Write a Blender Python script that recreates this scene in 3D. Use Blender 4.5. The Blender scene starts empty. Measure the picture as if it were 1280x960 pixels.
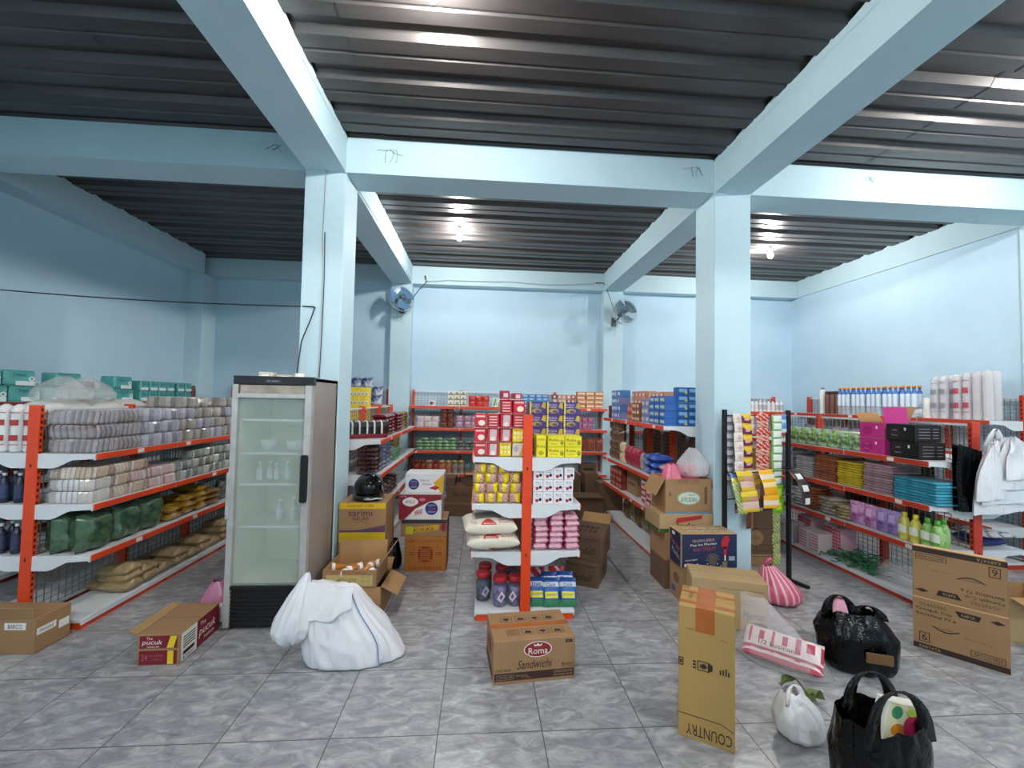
import bpy, math, random
from mathutils import Matrix, Vector, noise
rnd = random.Random(11)
PI = math.pi
SC = bpy.context.scene
COL = SC.collection

# ------------------------------------------------------------------ materials
def lin(h):
    h = h.lstrip('#')
    out = []
    for i in (0, 2, 4):
        c = int(h[i:i+2], 16) / 255
        out.append(c / 12.92 if c <= .04045 else ((c + .055) / 1.055) ** 2.4)
    return (*out, 1)

MATS = {}
def mat(name, hx, rough=.5, metal=0, h2=None, nscale=6., namt=1., bump=0., bscale=30., coat=0., stretch=None, rnd_v=0., detail=4):
    if name in MATS: return MATS[name]
    m = bpy.data.materials.new(name); m.use_nodes = True
    nt = m.node_tree; b = nt.nodes['Principled BSDF']
    b.inputs['Base Color'].default_value = lin(hx)
    b.inputs['Roughness'].default_value = rough
    b.inputs['Metallic'].default_value = metal
    if coat:
        b.inputs['Coat Weight'].default_value = coat
        b.inputs['Coat Roughness'].default_value = .12
    vec = None
    if h2 or bump:
        tc = nt.nodes.new('ShaderNodeTexCoord'); mp = nt.nodes.new('ShaderNodeMapping')
        nt.links.new(tc.outputs['Object'], mp.inputs['Vector'])
        if stretch: mp.inputs['Scale'].default_value = stretch
        vec = mp.outputs['Vector']
    colsock = None
    if h2:
        n = nt.nodes.new('ShaderNodeTexNoise'); n.inputs['Scale'].default_value = nscale; n.inputs['Detail'].default_value = detail
        nt.links.new(vec, n.inputs['Vector'])
        r = nt.nodes.new('ShaderNodeValToRGB')
        r.color_ramp.elements[0].position = .5 - .25 / max(namt, .01); r.color_ramp.elements[1].position = .5 + .25 / max(namt, .01)
        r.color_ramp.elements[0].color = lin(hx); r.color_ramp.elements[1].color = lin(h2)
        nt.links.new(n.outputs['Fac'], r.inputs['Fac'])
        colsock = r.outputs['Color']
        nt.links.new(colsock, b.inputs['Base Color'])
    if rnd_v:
        oi = nt.nodes.new('ShaderNodeObjectInfo'); mr = nt.nodes.new('ShaderNodeMapRange')
        mr.inputs['To Min'].default_value = 1 - rnd_v; mr.inputs['To Max'].default_value = 1 + rnd_v
        nt.links.new(oi.outputs['Random'], mr.inputs['Value'])
        hs = nt.nodes.new('ShaderNodeHueSaturation'); hs.inputs['Color'].default_value = lin(hx)
        nt.links.new(mr.outputs['Result'], hs.inputs['Value'])
        if colsock: nt.links.new(colsock, hs.inputs['Color'])
        nt.links.new(hs.outputs['Color'], b.inputs['Base Color'])
    if bump:
        n2 = nt.nodes.new('ShaderNodeTexNoise'); n2.inputs['Scale'].default_value = bscale; n2.inputs['Detail'].default_value = 3
        nt.links.new(vec, n2.inputs['Vector'])
        bp = nt.nodes.new('ShaderNodeBump'); bp.inputs['Strength'].default_value = bump; bp.inputs['Distance'].default_value = .02
        nt.links.new(n2.outputs['Fac'], bp.inputs['Height'])
        nt.links.new(bp.outputs['Normal'], b.inputs['Normal'])
    MATS[name] = m
    return m

def film(name, hx, opacity=.25, rough=.15, bump=.6, bscale=18.):
    """thin clear plastic: part see-through, part glossy white"""
    if name in MATS: return MATS[name]
    m = bpy.data.materials.new(name); m.use_nodes = True
    nt = m.node_tree; b = nt.nodes['Principled BSDF']; out = nt.nodes['Material Output']
    b.inputs['Base Color'].default_value = lin(hx); b.inputs['Roughness'].default_value = rough
    b.inputs['Specular IOR Level'].default_value = .8
    tc = nt.nodes.new('ShaderNodeTexCoord')
    n2 = nt.nodes.new('ShaderNodeTexNoise'); n2.inputs['Scale'].default_value = bscale
    nt.links.new(tc.outputs['Object'], n2.inputs['Vector'])
    bp = nt.nodes.new('ShaderNodeBump'); bp.inputs['Strength'].default_value = bump; bp.inputs['Distance'].default_value = .02
    nt.links.new(n2.outputs['Fac'], bp.inputs['Height']); nt.links.new(bp.outputs['Normal'], b.inputs['Normal'])
    tr = nt.nodes.new('ShaderNodeBsdfTransparent'); mx = nt.nodes.new('ShaderNodeMixShader')
    mx.inputs['Fac'].default_value = opacity
    nt.links.new(tr.outputs[0], mx.inputs[1]); nt.links.new(b.outputs[0], mx.inputs[2]); nt.links.new(mx.outputs[0], out.inputs['Surface'])
    MATS[name] = m
    return m

def emit(name, hx, strength):
    m = bpy.data.materials.new(name); m.use_nodes = True
    b = m.node_tree.nodes['Principled BSDF']
    b.inputs['Base Color'].default_value = lin(hx); b.inputs['Emission Color'].default_value = lin(hx); b.inputs['Emission Strength'].default_value = strength
    MATS[name] = m
    return m

C = lambda hx, rough=.42: mat('print ' + hx + ('' if rough == .42 else ' %g' % rough), hx, rough)      # flat printed colour
G = lambda hx: mat('gloss ' + hx, hx, .22, bump=.25, bscale=40)                                          # glossy plastic film colour

# ------------------------------------------------------------------ mesh builder
def T(x=0, y=0, z=0): return Matrix.Translation((x, y, z))
def RZ(a): return Matrix.Rotation(a, 4, 'Z')
def RX(a): return Matrix.Rotation(a, 4, 'X')
def RY(a): return Matrix.Rotation(a, 4, 'Y')
def frame(x, y, z, o):
    o = Vector(o).normalized(); x = Vector(x).normalized(); y = Vector(y).normalized(); z = Vector(z).normalized()
    return Matrix(((x.x, y.x, z.x, 0), (x.y, y.y, z.y, 0), (x.z, y.z, z.z, 0), (0, 0, 0, 1)))
def face(which, x, y, z, rot=0):
    """2-D frame on a box side: local x right, y up, z outward"""
    ax = {'-y': ((1,0,0),(0,0,1),(0,-1,0)), '+y': ((-1,0,0),(0,0,1),(0,1,0)), '+x': ((0,1,0),(0,0,1),(1,0,0)),
          '-x': ((0,-1,0),(0,0,1),(-1,0,0)), '+z': ((1,0,0),(0,1,0),(0,0,1))}[which]
    M = Matrix(((ax[0][0], ax[1][0], ax[2][0], x), (ax[0][1], ax[1][1], ax[2][1], y), (ax[0][2], ax[1][2], ax[2][2], z), (0, 0, 0, 1)))
    return M @ RZ(rot) if rot else M

TEXT = {}
def text_geo(s):
    if s not in TEXT:
        cu = bpy.data.curves.new('lettering', 'FONT'); cu.body = s; cu.size = 1; cu.resolution_u = 2
        ob = bpy.data.objects.new('lettering', cu); COL.objects.link(ob)
        bpy.context.view_layer.update()
        me = bpy.data.meshes.new_from_object(ob.evaluated_get(bpy.context.evaluated_depsgraph_get()))
        v = [tuple(p.co) for p in me.vertices]; f = [tuple(p.vertices) for p in me.polygons]
        bpy.data.objects.remove(ob); bpy.data.curves.remove(cu); bpy.data.meshes.remove(me)
        x0 = min(p[0] for p in v); x1 = max(p[0] for p in v); y0 = min(p[1] for p in v); y1 = max(p[1] for p in v)
        TEXT[s] = ([((p[0]-x0)/(x1-x0)-.5, (p[1]-y0)/(y1-y0)-.5) for p in v], f)
    return TEXT[s]

class MB:
    def __init__(s): s.v = []; s.f = []; s.m = []; s.sm = []; s.mats = []
    def mi(s, m):
        if m not in s.mats: s.mats.append(m)
        return s.mats.index(m)
    def add(s, vs, fs, m, M=None, smooth=False):
        o = len(s.v)
        s.v += [tuple(M @ Vector(p)) for p in vs] if M else [tuple(p) for p in vs]
        one = not isinstance(m, (list, tuple))
        k = s.mi(m) if one else None
        for i, f in enumerate(fs):
            s.f.append(tuple(a + o for a in f)); s.m.append(k if one else s.mi(m[i])); s.sm.append(smooth)
        return s
    def box(s, x0, x1, y0, y1, z0, z1, m, M=None, b=0):
        if not b:
            vs = [(x, y, z) for z in (z0, z1) for y in (y0, y1) for x in (x0, x1)]
            return s.add(vs, [(0,2,3,1),(4,5,7,6),(0,1,5,4),(2,6,7,3),(0,4,6,2),(1,3,7,5)], m, M)
        vs = []; idx = {}
        for sx in (0, 1):
            for sy in (0, 1):
                for sz in (0, 1):
                    X = (x0, x1)[sx]; Y = (y0, y1)[sy]; Z = (z0, z1)[sz]
                    dx = b if sx == 0 else -b; dy = b if sy == 0 else -b; dz = b if sz == 0 else -b
                    for a, p in enumerate(((X, Y+dy, Z+dz), (X+dx, Y, Z+dz), (X+dx, Y+dy, Z))):
                        idx[sx, sy, sz, a] = len(vs); vs.append(p)
        g = lambda a, *k: idx[(*k, a)]
        fs = []
        for q in (0, 1):
            f = [g(0,q,0,0), g(0,q,1,0), g(0,q,1,1), g(0,q,0,1)]; fs.append(f if q else f[::-1])
            f = [g(1,0,q,0), g(1,0,q,1), g(1,1,q,1), g(1,1,q,0)]; fs.append(f if q else f[::-1])
            f = [g(2,0,0,q), g(2,1,0,q), g(2,1,1,q), g(2,0,1,q)]; fs.append(f if q else f[::-1])
        for i in (0, 1):
            for j in (0, 1):
                f = [g(0,i,j,0), g(0,i,j,1), g(1,i,j,1), g(1,i,j,0)]; fs.append(f if i == j else f[::-1])
                f = [g(0,i,0,j), g(2,i,0,j), g(2,i,1,j), g(0,i,1,j)]; fs.append(f if i == j else f[::-1])
                f = [g(1,0,i,j), g(1,1,i,j), g(2,1,i,j), g(2,0,i,j)]; fs.append(f if i == j else f[::-1])
                for k in (0, 1):
                    f = [g(0,i,j,k), g(1,i,j,k), g(2,i,j,k)]; fs.append(f if (i+j+k) % 2 else f[::-1])
        return s.add(vs, fs, m, M)
    def prism(s, pts, y0, y1, m, M=None):
        """outline in x,z pulled from y0 to y1"""
        n = len(pts)
        vs = [(p[0], y0, p[1]) for p in pts] + [(p[0], y1, p[1]) for p in pts]
        fs = [tuple(range(n)), tuple(range(2*n-1, n-1, -1))] + [((i+1) % n, i, i+n, (i+1) % n + n) for i in range(n)]
        return s.add(vs, fs, m, M)
    def lathe(s, prof, m, n=16, M=None, smooth=True, caps=True):
        vs = []; fs = []; ms = []
        for r, z in prof: vs += [(r*math.cos(2*PI*i/n), r*math.sin(2*PI*i/n), z) for i in range(n)]
        for k in range(len(prof)-1):
            for i in range(n):
                fs.append((k*n+i, k*n+(i+1) % n, (k+1)*n+(i+1) % n, (k+1)*n+i)); ms.append(m[k] if isinstance(m, list) else m)
        if caps:
            fs.append(tuple(range(n-1, -1, -1))); ms.append(ms[0])
            fs.append(tuple((len(prof)-1)*n+i for i in range(n))); ms.append(ms[-2])
        return s.add(vs, fs, ms, M, smooth)
    def tube(s, pts, r, m, n=6, M=None, closed=False):
        pts = [Vector(p) for p in pts]; N = len(pts); vs = []; fs = []
        up = None
        for i, p in enumerate(pts):
            d = (pts[(i+1) % N] - pts[i-1]) if closed else (pts[min(i+1, N-1)] - pts[max(i-1, 0)])
            d.normalize()
            if up is None: up = Vector((0, 0, 1)) if abs(d.z) < .9 else Vector((1, 0, 0))
            a = d.cross(up); a.normalize(); b = a.cross(d); up = b
            vs += [tuple(p + (a*math.cos(2*PI*k/n) + b*math.sin(2*PI*k/n))*r) for k in range(n)]
        for i in range(N if closed else N-1):
            j = (i+1) % N
            fs += [(i*n+k, i*n+(k+1) % n, j*n+(k+1) % n, j*n+k) for k in range(n)]
        if not closed: fs += [tuple(range(n-1, -1, -1)), tuple((N-1)*n+k for k in range(n))]
        return s.add(vs, fs, m, M, True)
    def grid(s, fn, nu, nv, mf, M=None, smooth=True, wrap=False):
        """fn(u,v)->point, mf(u,v)->material or material"""
        W = nu if wrap else nu+1
        vs = [fn(i/nu, j/nv) for j in range(nv+1) for i in range(W)]
        fs = []; ms = []
        for j in range(nv):
            for i in range(nu):
                fs.append((j*W+i, j*W+(i+1) % W, (j+1)*W+(i+1) % W, (j+1)*W+i))
                ms.append(mf((i+.5)/nu, (j+.5)/nv) if callable(mf) else mf)
        return s.add(vs, fs, ms, M, smooth)
    # flat print on a 2-D frame
    def rect(s, M, x0, x1, y0, y1, m, z=.0012): return s.add([(x0,y0,z),(x1,y0,z),(x1,y1,z),(x0,y1,z)], [(0,1,2,3)], m, M)
    def poly(s, M, pts, m, z=.0012): return s.add([(x, y, z) for x, y in pts], [tuple(range(len(pts)))], m, M)
    def oval(s, M, cx, cy, rx, ry, m, z=.0012, n=20): return s.poly(M, [(cx+rx*math.cos(2*PI*i/n), cy+ry*math.sin(2*PI*i/n)) for i in range(n)], m, z)
    def ring(s, M, x0, x1, y0, y1, w, m, z=.0012):
        s.rect(M, x0, x1, y0, y0+w, m, z); s.rect(M, x0, x1, y1-w, y1, m, z); s.rect(M, x0, x0+w, y0+w, y1-w, m, z); return s.rect(M, x1-w, x1, y0+w, y1-w, m, z)
    def text(s, M, t, cx, cy, w, h, m, z=.002, skew=0, slope=0):
        v, f = text_geo(t)
        return s.add([(cx + x*w + skew*y*h, cy + y*h + slope*x*w, z) for x, y in v], f, m, M)
    def mesh(s, name):
        me = bpy.data.meshes.new(name); me.from_pydata(s.v, [], s.f)
        for m in s.mats: me.materials.append(m)
        me.polygons.foreach_set('material_index', s.m); me.polygons.foreach_set('use_smooth', s.sm)
        me.update(); return me
    def build(s, name, parent=None, loc=(0,0,0), rot=(0,0,0)):
        o = bpy.data.objects.new(name, s.mesh(name)); COL.objects.link(o)
        o.location = loc; o.rotation_euler = rot
        if parent: o.parent = parent
        return o

def tag(o, label, cat, group=None, kind=None):
    o['label'] = label; o['category'] = cat
    if group: o['group'] = group
    if kind: o['kind'] = kind
    return o
def struct(mb, name):
    o = mb.build(name); o['kind'] = 'structure'; return o
def thing(name, label, cat, loc=(0,0,0), rz=0, group=None):
    o = bpy.data.objects.new(name, None); COL.objects.link(o); o.empty_display_size = .1
    o.location = loc; o.rotation_euler = (0, 0, rz)
    return tag(o, label, cat, group)

class Proto:
    """one of each kind: first put() moves the original, later ones copy it and its parts"""
    def __init__(s, root): s.r = root; s.used = False
    def put(s, loc, rz, label, cat=None, group=None, rx=0, ry=0, sc=None):
        if not s.used: o = s.r; s.used = True
        else:
            o = s.r.copy(); COL.objects.link(o)
            for ch in list(s.r.children):
                c = ch.copy(); COL.objects.link(c); c.parent = o
                for g in list(ch.children):
                    d = g.copy(); COL.objects.link(d); d.parent = c
        o.location = loc; o.rotation_euler = (rx, ry, rz)
        o.scale = sc or (1, 1, 1)
        tag(o, label, cat or s.cat, group)
        return o
def proto(mb, name, cat):
    p = Proto(mb.build(name)); p.cat = cat; return p

ORD = ['first', 'second', 'third', 'fourth', 'fifth', 'sixth', 'seventh', 'eighth', 'ninth', 'tenth', 'eleventh', 'twelfth']
def layer(j, n): return 'only layer' if n == 1 else 'bottom layer' if j == 0 else 'top layer' if j == n-1 else ORD[j] + ' layer up'
def nz(*p): return noise.noise(Vector(p))
J = lambda a: rnd.uniform(-a, a)
# ------------------------------------------------------------------ the room
wallm = mat('wall paint', '#bfdae9', .75, h2='#b4d1e1', nscale=2.2, namt=.6, bump=.25, bscale=7)
beamm = mat('beam paint', '#c3dce3', .75, h2='#b8d3dc', nscale=3, namt=.6, bump=.3, bscale=9)
YB, YF = 6.15, -4.6          # back wall, front wall
XL, XR = -3.5, 8.65
ZS, ZR = 4.18, 4.53          # beam soffit, roof
# floor: 60 cm grey marble tiles with dark grout
fm = bpy.data.materials.new('marble tiles'); fm.use_nodes = True
nt = fm.node_tree; pb = nt.nodes['Principled BSDF']; L = nt.links.new
tc = nt.nodes.new('ShaderNodeTexCoord')
br = nt.nodes.new('ShaderNodeTexBrick'); br.offset = 0; br.squash = 1
br.inputs['Scale'].default_value = 1; br.inputs['Mortar Size'].default_value = .0035; br.inputs['Mortar Smooth'].default_value = .2
br.inputs['Brick Width'].default_value = .6; br.inputs['Row Height'].default_value = .6; br.inputs['Bias'].default_value = 0
br.inputs['Color1'].default_value = (.42, .42, .42, 1); br.inputs['Color2'].default_value = (.58, .58, .58, 1); br.inputs['Mortar'].default_value = (0, 0, 0, 1)
L(tc.outputs['Object'], br.inputs['Vector'])
# every tile gets its own cut of marble: cell number shifts the pattern
sep = nt.nodes.new('ShaderNodeVectorMath'); sep.operation = 'DIVIDE'; sep.inputs[1].default_value = (.6, .6, 1)
flo = nt.nodes.new('ShaderNodeVectorMath'); flo.operation = 'FLOOR'
wn = nt.nodes.new('ShaderNodeTexWhiteNoise'); wn.noise_dimensions = '3D'
mul = nt.nodes.new('ShaderNodeVectorMath'); mul.operation = 'SCALE'; mul.inputs['Scale'].default_value = 9
addv = nt.nodes.new('ShaderNodeVectorMath'); addv.operation = 'ADD'
L(tc.outputs['Object'], sep.inputs[0]); L(sep.outputs[0], flo.inputs[0]); L(flo.outputs[0], wn.inputs['Vector']); L(wn.outputs['Color'], mul.inputs[0])
L(tc.outputs['Object'], addv.inputs[0]); L(mul.outputs[0], addv.inputs[1])
mp = nt.nodes.new('ShaderNodeMapping'); mp.inputs['Rotation'].default_value = (0, 0, .6); mp.inputs['Scale'].default_value = (1, 2.2, 1)
L(addv.outputs[0], mp.inputs['Vector'])
n1 = nt.nodes.new('ShaderNodeTexNoise'); n1.inputs['Scale'].default_value = 6.5; n1.inputs['Detail'].default_value = 9; n1.inputs['Roughness'].default_value = .68; n1.inputs['Distortion'].default_value = .7
L(mp.outputs[0], n1.inputs['Vector'])
r1 = nt.nodes.new('ShaderNodeValToRGB'); e = r1.color_ramp.elements
e[0].position = .3; e[0].color = lin('#727276'); e[1].position = .72; e[1].color = lin('#c8c7c7')
e2 = r1.color_ramp.elements.new(.5); e2.color = lin('#9a9a9c')
L(n1.outputs['Fac'], r1.inputs['Fac'])
mg = nt.nodes.new('ShaderNodeMix'); mg.data_type = 'RGBA'
L(br.outputs['Fac'], mg.inputs[0]); L(r1.outputs['Color'], mg.inputs[6]); mg.inputs[7].default_value = lin('#505050')
L(mg.outputs[2], pb.inputs['Base Color'])
pb.inputs['Roughness'].default_value = .32
bp = nt.nodes.new('ShaderNodeBump'); bp.inputs['Strength'].default_value = .3; bp.inputs['Distance'].default_value = .004; bp.invert = True
L(br.outputs['Fac'], bp.inputs['Height']); L(bp.outputs['Normal'], pb.inputs['Normal'])
struct(MB().box(XL-.2, XR+.2, YF-.2, YB+.2, -.1, 0, fm), 'floor')
struct(MB().box(XL-.2, XL, YF-.2, YB+.2, 0, ZR+.2, wallm), 'wall_left')
struct(MB().box(XR, XR+.2, YF-.2, YB+.2, 0, ZR+.2, wallm), 'wall_right')
struct(MB().box(XL, XR, YB, YB+.2, 0, ZR+.2, wallm), 'wall_back')
struct(MB().box(XL, XR, YF-.2, YF, 0, ZR+.2, wallm), 'wall_front')

# roof of ribbed metal sheet, ribs run across the hall
roofm = mat('roof sheet', '#464343', .36, .55, h2='#565250', nscale=3, bump=.06, bscale=4, stretch=(.5, 4, 1))
mb = MB(); prof = []
y = YF; PITCH = .43
while y < YB:
    for dy, dz in ((0, 0), (.12, 0), (.13, .014), (.15, .014), (.16, 0), (.27, 0), (.305, .055), (.395, .055)):
        prof.append((y + dy, ZR + dz))
    y += PITCH
prof = [p for p in prof if p[0] <= YB] + [(YB, ZR)]
for x0, x1, dz in ((XL, -.9, 0), (-.92, 1.0, .004), (.98, 3.9, 0), (3.88, 6.1, .004), (6.08, XR, 0)):
    vs = [(x, py, pz + dz) for py, pz in prof for x in (x0, x1)]
    mb.add(vs, [(2*i, 2*i+2, 2*i+3, 2*i+1) for i in range(len(prof)-1)], roofm)
mb.box(XL, XR, YF, YB, ZR+.11, ZR+.14, roofm)
struct(mb, 'ceiling')

# concrete frame: columns and beams, mortar run up unevenly between beam and sheet
def beam(name, x0, x1, y0, y1, along):
    mb = MB(); n = 90 if along == 'y' else 2
    mb.box(x0, x1, y0, y1, ZS, ZR-.03, beamm)
    if along == 'y':
        for i in range(n):      # scalloped mortar top follows the ribs
            a = y0 + (y1-y0)*i/n; b = y0 + (y1-y0)*(i+1)/n
            f = lambda q: .035*(.5+.5*math.sin((q-YF)/PITCH*2*PI-1.6)) + .012*nz(q*6, x0, 0)
            mb.add([(x0-.004, a, ZR-.06), (x0-.004, b, ZR-.06), (x0-.004, b, ZR+.01+f(b)), (x0-.004, a, ZR+.01+f(a)),
                    (x1+.004, a, ZR-.06), (x1+.004, b, ZR-.06), (x1+.004, b, ZR+.01+f(b)), (x1+.004, a, ZR+.01+f(a))],
                   [(0,3,2,1), (4,5,6,7), (3,7,6,2)], beamm)
    else: mb.box(x0, x1, y0+.01, y1-.01, ZR-.04, ZR+.02, beamm)
    return struct(mb, name)
CX = ((.20, .60), (4.455, 4.86))
tn = 1
for c in CX:
    for y0, y1 in ((YF, -2.6), (-2.2, 1.8), (2.2, 5.93)):
        beam('trim_%d' % tn, c[0]+.005, c[1]-.005, y0, y1, 'y'); tn += 1
for y0, y1 in ((-2.6, -2.2), (1.8, 2.2), (5.93, YB)):
    for x0, x1 in ((XL, .2), (.6, 4.455), (4.86, XR)):
        beam('trim_%d' % tn, x0, x1, y0+.005, y1-.005, 'x'); tn += 1
    for c in CX:
        struct(MB().box(c[0], c[1], y0, y1, 0, ZR+.005, beamm, b=.006), 'trim_%d' % tn); tn += 1
# wall beams and pilasters of the side walls
for y0, y1 in ((YF, -2.6), (-2.2, 1.8), (2.2, 5.75)):
    beam('trim_%d' % tn, XL, -3.2, y0, y1, 'y'); tn += 1
for y0, y1 in ((-2.6, -2.2), (1.8, 2.2), (5.75, YB)):
    struct(MB().box(XL, -3.2, y0, y1, 0, ZS, beamm, b=.006), 'trim_%d' % tn); tn += 1
for y0, y1 in ((-2.6, -2.2), (1.8, 2.2)):
    struct(MB().box(XR-.06, XR, y0, y1, 0, ZS, beamm, b=.006), 'trim_%d' % tn); tn += 1
beam('trim_%d' % tn, XR-.03, XR+.05, YF, YB, 'y'); tn += 1

# ------------------------------------------------------------------ camera
cam = bpy.data.cameras.new('camera'); co = bpy.data.objects.new('camera', cam); COL.objects.link(co)
FPX, YAW, PIT, ROL, cx, cy, cz = 532.1, .071728, .037571, .019024, 2.005109, -2.521844, 1.915906
cam.sensor_width = 36; cam.lens = 36*FPX/1280; cam.clip_start = .05
f = Vector((math.sin(YAW)*math.cos(PIT), math.cos(YAW)*math.cos(PIT), math.sin(PIT)))
r = Vector((math.cos(YAW), -math.sin(YAW), 0)); u = r.cross(f)
r2 = r*math.cos(ROL) + u*math.sin(ROL); u2 = u*math.cos(ROL) - r*math.sin(ROL)
co.matrix_world = Matrix(((r2.x, u2.x, -f.x, cx), (r2.y, u2.y, -f.y, cy), (r2.z, u2.z, -f.z, cz), (0, 0, 0, 1)))
SC.camera = co

# ------------------------------------------------------------------ lamps
white = mat('white plastic', '#e8e8e4', .4)
def bulb(x, y, power, label):
    glow = emit('lamp glow %g' % power, '#fdf8f4', power) if 'lamp glow %g' % power not in MATS else MATS['lamp glow %g' % power]
    t = thing('light_bulb', label, 'light bulb', (x, y, ZR-.13), group='bulbs hung under the roof sheets')
    MB().lathe([(.001, -.062), (.02, -.058), (.037, -.035), (.04, -.012), (.034, .015), (.02, .035)], glow, 12).build('glass_bulb', t)
    MB().lathe([(.022, .035), (.022, .075), (.03, .08), (.03, .10), (.008, .103), (.008, .135)], white, 12).build('lamp_holder', t)
    return t
bulb(1.62, 3.95, 1500, 'lit white bulb under the dark roof between the two columns, above the middle shelf')
bulb(6.72, 4.1, 1300, 'lit white bulb under the roof just right of the right column')
bulb(1.66, .02, 1400, 'lit white bulb above the top edge of the photo, over the floor cartons')
bulb(6.9, .25, 1700, 'lit white bulb over the front right bay, above the hanging white bags')
bulb(1.7, -3.6, 2500, 'added unseen bulb behind the camera over the shop entrance, middle of three')  # this and the next two: unseen bulbs added to brighten the front floor
bulb(6.9, -3.6, 2500, 'added unseen bulb behind the camera over the shop entrance, right of three')
bulb(-1.9, -3.6, 1900, 'added unseen bulb behind the camera over the shop entrance, left of three')
w = bpy.data.worlds.new('world'); SC.world = w; w.use_nodes = True
w.node_tree.nodes['Background'].inputs['Color'].default_value = (.5, .6, .7, 1); w.node_tree.nodes['Background'].inputs['Strength'].default_value = .05
vs = SC.view_settings; vs.view_transform = 'Standard'; vs.look = 'None'; vs.gamma = 1; vs.use_curve_mapping = False; vs.exposure = .6
SC.display_settings.display_device = 'sRGB'
try:
    SC.cycles.use_denoising = True; SC.cycles.max_bounces = 8; SC.cycles.transparent_max_bounces = 24
    SC.cycles.sample_clamp_indirect = 6
except Exception: pass
# ------------------------------------------------------------------ gondola shelving
shelfw = mat('shelf white', '#dcdee0', .35)
orange = mat('shelf orange', '#e2471d', .38)
orange2 = mat('shelf red orange', '#c43a22', .38)
wirem = mat('mesh wire', '#8f7d68', .5, .3)
slotm = mat('slot dark', '#3a1508', .7)
tagm = C('#e9e4da')
def gondola(label, loc, rz, units, levels, sides, post_h, unit=.92, group=None, orangem=None, start_post=True):
    om = orangem or orange
    t = thing('gondola_shelf', label, 'shelf', loc, rz, group)
    Lr = units*unit
    both = len(sides) == 2
    for k in range(units+1):
        y = k*unit
        m = MB(); w0 = -.0425 if both or sides[0] < 0 else -.0425
        m.box(-.0425, .0425, y-.022, y+.022, 0.0, post_h, om, b=.004)
        for s in sides:
            for q in range(int(post_h/.05)-2):
                z = .1 + q*.05
                m.box(min(s*.0415, s*.0435), max(s*.0415, s*.0435), y-.008, y+.008, z, z+.026, slotm)
        if k in (0, units):
            e = -1 if k == 0 else 1
            for zz in (.55, 1.3): m.box(-.006, .006, min(y+e*.021, y+e*.0235), max(y+e*.021, y+e*.0235), zz, zz+.028, slotm)
        m.build('upright', t)
    for k in range(units):
        y0 = k*unit+.024; y1 = (k+1)*unit-.024
        m = MB()
        for i in range(15):
            y = y0 + (y1-y0)*i/14
            m.box(-.003, .003, y-.002, y+.002, .1, post_h-.03, wirem)
        z = .12
        while z < post_h-.03:
            m.box(-.005, -.001, y0, y1, z-.002, z+.002, wirem); z += .05
        m.box(-.008, .008, y0, y1, post_h-.04, post_h-.02, shelfw); m.box(-.008, .008, y0, y1, .09, .11, shelfw)
        m.build('back_mesh', t)
        for s in sides:
            X = lambda a, b: (min(s*a, s*b), max(s*a, s*b))
            ya = k*unit+.002 if k else -.012; yb = (k+1)*unit-.002 if k < units-1 else units*unit+.012
            d = MB(); d.box(*X(.045, .44), ya, yb, .055, .085, shelfw, b=.004); d.box(*X(.428, .4395), ya+.001, yb-.001, .04, .056, shelfw)
            d = d.build('base_deck', t)
            MB().box(*X(.045, .425), ya+.01, yb-.01, 0, .055, om).build('kick_plate', d)
            for z in levels:
                sh = MB()
                sh.box(*X(.046, .475), ya, yb, z-.028, z, shelfw, b=.003)
                sh.box(*X(.464, .478), ya+.001, yb-.001, z-.05, z+.004, shelfw)
                for ye, e in ((ya, -1), (yb, 1)):
                    pts = [(s*a, b) for a, b in ((.035, z-.001), (.46, z-.001), (.478, z-.006), (.478, z-.04), (.30, z-.052), (.20, z-.105), (.16, z-.118), (.035, z-.118))]
                    if s > 0: pts = pts[::-1]
                    yy = sorted((ye + e*.0015, ye - e*.004)); sh.prism(pts, yy[0], yy[1], shelfw)
                sh = sh.build('shelf', t)
                rl = MB(); rl.box(*X(.478, .487), ya+.006, yb-.006, z-.046, z+.002, om, b=.002)
                if rnd.random() < .7:
                    q = rnd.uniform(ya+.1, yb-.2); rl.box(*X(.486, .4885), q, q+.07, z-.04, z-.004, tagm)
                rl.build('price_rail', sh)
    return t
LV = (.59, 1.0, 1.41)
gondola('long orange post gondola on the left with wrapped cracker packs, white shelves', (-1.6, 1.22, 0), 0, 4, LV, (1, -1), 1.8)
gondola('orange post gondola in the middle of the hall, narrow end facing front', (2.425, 1.25, 0), 0, 2, LV, (1, -1), 1.79)
gondola('gondola right of the middle aisle with blue and tan boxes on its top shelf', (4.575, 2.24, 0), 0, 3, (.59, 1.0, 1.65), (-1, 1), 1.9, unit=.78)
gondola('gondola on the right with pink and black boxes and folded stacks', (6.67, 1.2, 0), 0, 3, LV, (1, -1), 1.79, orangem=orange2)
gondola('gondola behind the left column with dark red packs beside the helmet', (.36, 2.62, 0), 0, 3, LV, (1, -1), 1.79)
WL = (.50, .935, 1.36, 1.775)
gondola('shelf along the back wall between the two rear columns', (.66, 6.10, 0), -PI/2, 4, WL, (1,), 2.09, unit=.948)
gondola('shelf along the back wall of the right bay', (4.95, 6.10, 0), -PI/2, 3, WL, (1,), 2.09, unit=1.08)
gondola('shelf along the back wall of the left bay behind blue packs', (-2.78, 6.10, 0), -PI/2, 3, WL, (1,), 2.09, unit=.98)
gondola('shelf along the right wall with water bottles and cup sleeves on top', (8.6, 2.2, 0), 0, 4, WL, (-1,), 2.09, unit=.85, orangem=orange2)
gondola('shelf along the left wall holding teal tissue packs on top', (-3.14, 1.75, 0), 0, 4, (.50, .935, 1.36, 1.8), (1,), 2.05, unit=.86, orangem=mat('shelf dark red', '#7d2620', .4))
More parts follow.
